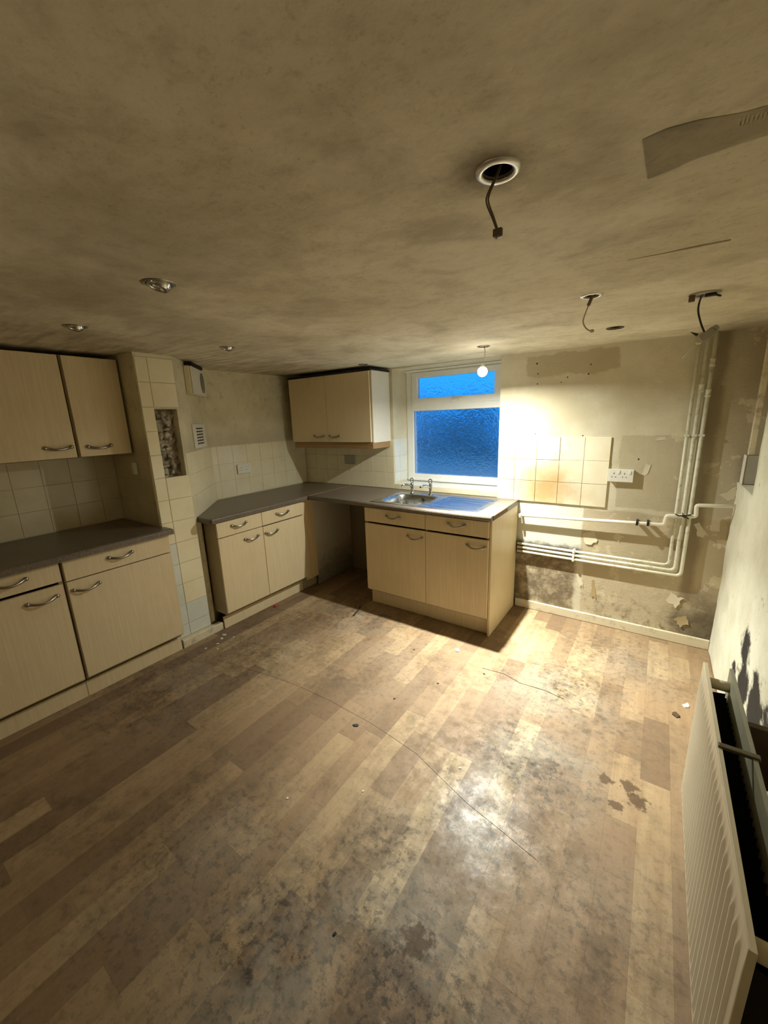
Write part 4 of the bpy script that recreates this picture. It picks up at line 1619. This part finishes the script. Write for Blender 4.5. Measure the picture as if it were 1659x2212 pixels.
x, y = 2.937, -0.550
a = empty('ceiling_hole_ring', (x, y, ceil_z(x)))
tag(a, 'bare dark downlight hole beside the window wall, no cable', 'ceiling light', 'empty downlights')
trim_ring(a, x, y, 0.0365, 0.043, 'connector', 0.003)
can(a, 0.038)

x, y = 1.121, -0.366
a = empty('downlight_ring', (x, y, ceil_z(x)))
tag(a, 'tiny downlight above the window-side wall cabinet', 'ceiling light', 'empty downlights')
trim_ring(a, x, y, 0.028, 0.042, 'dull_metal', 0.004)
can(a, 0.030)
m = MB()
m.lathe([(0, -.004), (0.014, -.004), (0.020, 0.004), (0.022, 0.02), (0, .02)], 20)
m.build('lamp', 'chrome', a)

def gimbal(x, y, r, tilt, label):
    a = empty('gimbal_spotlight', (x, y, ceil_z(x)))
    tag(a, label, 'ceiling light', 'chrome gimbal spotlights')
    trim_ring(a, x, y, r * .74, r, 'brushed_chrome', 0.004)
    can(a, r * .76)
    T_ = Matrix.Rotation(tilt, 4, 'Y') @ Matrix.Rotation(-0.25, 4, 'X')
    m = MB()
    m.lathe([(r * .70, 0.010), (r * .72, -0.004), (r * .62, -0.014), (r * .56, -0.016), (r * .50, -0.010), (r * .50, 0.008), (r * .66, 0.016), (r * .70, 0.010)], 30, T_)
    m.build('gimbal_ring', 'chrome', a)
    m = MB()
    m.lathe([(r * .50, -0.006), (r * .40, 0.010), (r * .22, 0.022), (r * .10, 0.026), (0, 0.026)], 26, T_)
    m.build('reflector', 'chrome', a)
    m = MB()
    m.lathe([(0, -0.010), (r * .12, -0.008), (r * .14, 0.004), (r * .12, 0.024), (0, 0.026)], 16, T_)
    m.build('lamp_capsule', 'white_plastic', a)
gimbal(1.848, -2.364, 0.050, 0.10, 'chrome gimbal spotlight nearest the camera on the left')
gimbal(1.011, -2.312, 0.048, 0.10, 'chrome gimbal spotlight in front of the alcove wall cabinets')
gimbal(1.029, -1.566, 0.046, 0.10, 'chrome gimbal spotlight in front of the extractor fan')

# broken ceiling rose on the right with dangling black cable
x, y = 3.275, -1.03
a = empty('ceiling_rose', (x, y, ceil_z(x)))
tag(a, 'broken grey ceiling rose at right with black flex and connector', 'ceiling light')
m = MB()
m.lathe([(0, 0.001), (0.052, 0.001), (0.050, -.004), (0.030, -.006), (0.026, -.006), (0.024, 0.02), (0, .02)], 28)
m.build('base_plate', 'grey_plastic', a)
m = MB()
m.box(-0.048, -0.028, -0.030, -0.012, -0.026, -0.004, .002)
m.build('terminal_block', 'connector', a)
m = MB()
m.box(0.000, 0.036, -0.030, -0.010, -0.016, -0.006, .003)
m.tube([(0.03, -.02, -.012), (0.048, -.03, -.022)], 0.0035, 8)
m.build('torn_bracket', 'cable_black', a)
cable(a, [(0.0, 0.0, 0.01), (-0.010, 0.03, -0.012), (-0.011, 0.043, -0.050), (0.004, 0.044, -0.100), (0.018, 0.044, -0.132)], 0.0036, 'cable_black', 'flex')
m = MB()
Tm = Matrix.Translation((0.030, 0.044, -0.142)) @ Matrix.Rotation(-0.65, 4, 'Y')
b = bmesh.new()
bmesh.ops.create_cube(b, size=1)
bmesh.ops.scale(b, vec=(0.052, 0.020, 0.030), verts=list(b.verts))
bmesh.ops.bevel(b, geom=list(b.edges), offset=.004, segments=2, affect='EDGES')
m._add(b, Tm)
b = bmesh.new()
bmesh.ops.create_cube(b, size=1)
bmesh.ops.scale(b, vec=(0.018, 0.016, 0.020), verts=list(b.verts))
bmesh.ops.bevel(b, geom=list(b.edges), offset=.003, segments=2, affect='EDGES')
m._add(b, Tm @ Matrix.Translation((0.030, 0, 0.004)))
m.build('connector_housing', 'grey_plastic', a)
m = MB()
m.tube([(-0.004, 0.04, -0.140), (-0.026, 0.03, -0.128)], [0.006, 0.001], 8)
m.build('wire_tail', 'cable_black', a)
m = MB()
m.ball((0.004, 0.044, -0.170), 0.009, 2, (1.2, 1, .7))
m.build('lamp_base', 'ivory_plastic', a)
m = MB()
m.tube([(-0.026, 0.044, -0.196), (-0.040, 0.044, -0.215), (-0.046, 0.044, -0.222)], [0.0022, 0.005, 0.005], 10)
m.tube([(0.004, 0.044, -0.172), (-0.026, 0.044, -0.196)], 0.0016, 6)
m.build('lamp_capsule', 'white_plastic', a)

# the lit bulb on its cable in front of the window
x, y = 2.198, -0.495
a = empty('pendant_bulb', (x, y, ceil_z(x)))
tag(a, 'glowing bulb hanging on a thin cable in front of the window', 'lamp')
trim_ring(a, x, y, 0.029, 0.042, 'dull_metal', 0.004)
can(a, 0.030)
rel = BULB_POS - Vector((x, y, ceil_z(x)))
cable(a, [(0.002, 0.002, 0.03), (0.004, -0.002, 0.0), (0.014, -0.012, -0.035), (0.014, -0.018, -0.075), (rel.x, rel.y, rel.z + 0.052)], 0.0024, 'cable_white')
m = MB()
m.lathe([(0, .056), (0.006, .056), (0.008, .044), (0.012, .036), (0.016, .024)], 20, Matrix.Translation(rel))
m.build('lamp_holder', 'white_plastic', a)
m = MB()
m.ball(rel, 0.031, 3)
m.build('bulb', 'bulb', a)
ld = bpy.data.lights.new('bulb_light', 'AREA')       # downward LED face of the bulb
ld.shape = 'DISK'
ld.size = 0.032
ld.energy = BULB_POWER * 0.52
ld.color = BULB_COLOR
ld.spread = math.radians(172)
lo_ = bpy.data.objects.new('bulb_light', ld)
COL.objects.link(lo_)
lo_.parent = a
lo_.location = rel + Vector((0, 0, -0.034))
lo_.rotation_euler = (0, 0, 0)
lc = ld.copy()
lc.energy = BULB_POWER * 0.54
lc.spread = math.radians(88)
lo2 = bpy.data.objects.new('bulb_core_light', lc)
COL.objects.link(lo2)
lo2.parent = a
lo2.location = rel + Vector((0, 0, -0.035))
lo2.rotation_euler = (math.radians(-11), math.radians(-12), 0)   # the loose bulb hangs a little askew

# ================================================================== SMALL THINGS ON THE FLOOR
m = MB()
m.ball((0, 0, 0.0135), 0.013, 3)
o = m.build('ball', 'pink_rubber')
o.location = (0.605, -1.085, 0.0)
tag(o, 'small pink ball on the floor against the base unit plinth', 'ball')

def chip(name, x, y, size, mat, label, group, seed):
    r = random.Random(seed)
    b = bmesh.new()
    n = 6
    lo_v, hi_v = [], []
    for i in range(n):
        a_ = 2 * math.pi * i / n
        rr = size * r.uniform(.55, 1.1)
        lo_v.append(b.verts.new((rr * math.cos(a_) * 1.4, rr * math.sin(a_), 0.0008)))
        hi_v.append(b.verts.new((rr * .9 * math.cos(a_) * 1.4, rr * .9 * math.sin(a_), 0.0008 + size * r.uniform(.12, .4))))
    b.faces.new(list(reversed(lo_v)))
    b.faces.new(hi_v)
    for i in range(n):
        b.faces.new((lo_v[i], lo_v[(i + 1) % n], hi_v[(i + 1) % n], hi_v[i]))
    bmesh.ops.recalc_face_normals(b, faces=list(b.faces))
    m = MB()
    m._add(b)
    o = m.build(name, mat)
    o.location = (x, y, 0)
    o.rotation_euler = (0, 0, r.uniform(0, 3))
    tag(o, label, 'debris', group)
    return o
chip('paint_flake', 2.205, -0.872, 0.020, 'paint_flake', 'largest white flake on the bright floor before the sink unit', 'white flakes on the floor', 1)
chip('paint_flake', 3.455, -0.712, 0.018, 'paint_flake', 'white flake on the floor near the radiator end', 'white flakes on the floor', 2)
chip('bark_chip', 3.41, -0.824, 0.022, 'bark', 'brown splinter on the floor near the radiator end', 'dark bits on the floor', 3)
chip('dark_chip', 2.043, -1.772, 0.014, 'dark_chip', 'dark chip on the long floor seam', 'dark bits on the floor', 4)
for q, (fx, fy, fs) in enumerate(((0.66, -1.64, .012), (0.70, -1.70, .010), (0.63, -1.60, .016), (0.72, -1.58, .009), (0.76, -1.74, .008), (0.68, -1.78, .008))):
    chip('paint_flake', fx, fy, fs, 'paint_flake', 'white paint flake scattered on the floor below the tiled pier', 'flakes below the pier', 10 + q)
for q, (px_, py_) in enumerate(((2.60, -1.72), (2.30, -2.05), (2.05, -2.25), (2.9, -0.85))):
    chip('paint_flake', px_, py_, .006, 'paint_flake', 'tiny white speck on the open floor', 'specks on the open floor', 30 + q)
for q, (px_, py_) in enumerate(((2.25, -1.25), (1.95, -1.02), (2.45, -1.02), (2.52, -2.48), (2.1, -1.5))):
    chip('dark_chip', px_, py_, .007, 'dark_chip', 'tiny dark crumb on the open floor', 'crumbs on the open floor', 40 + q)
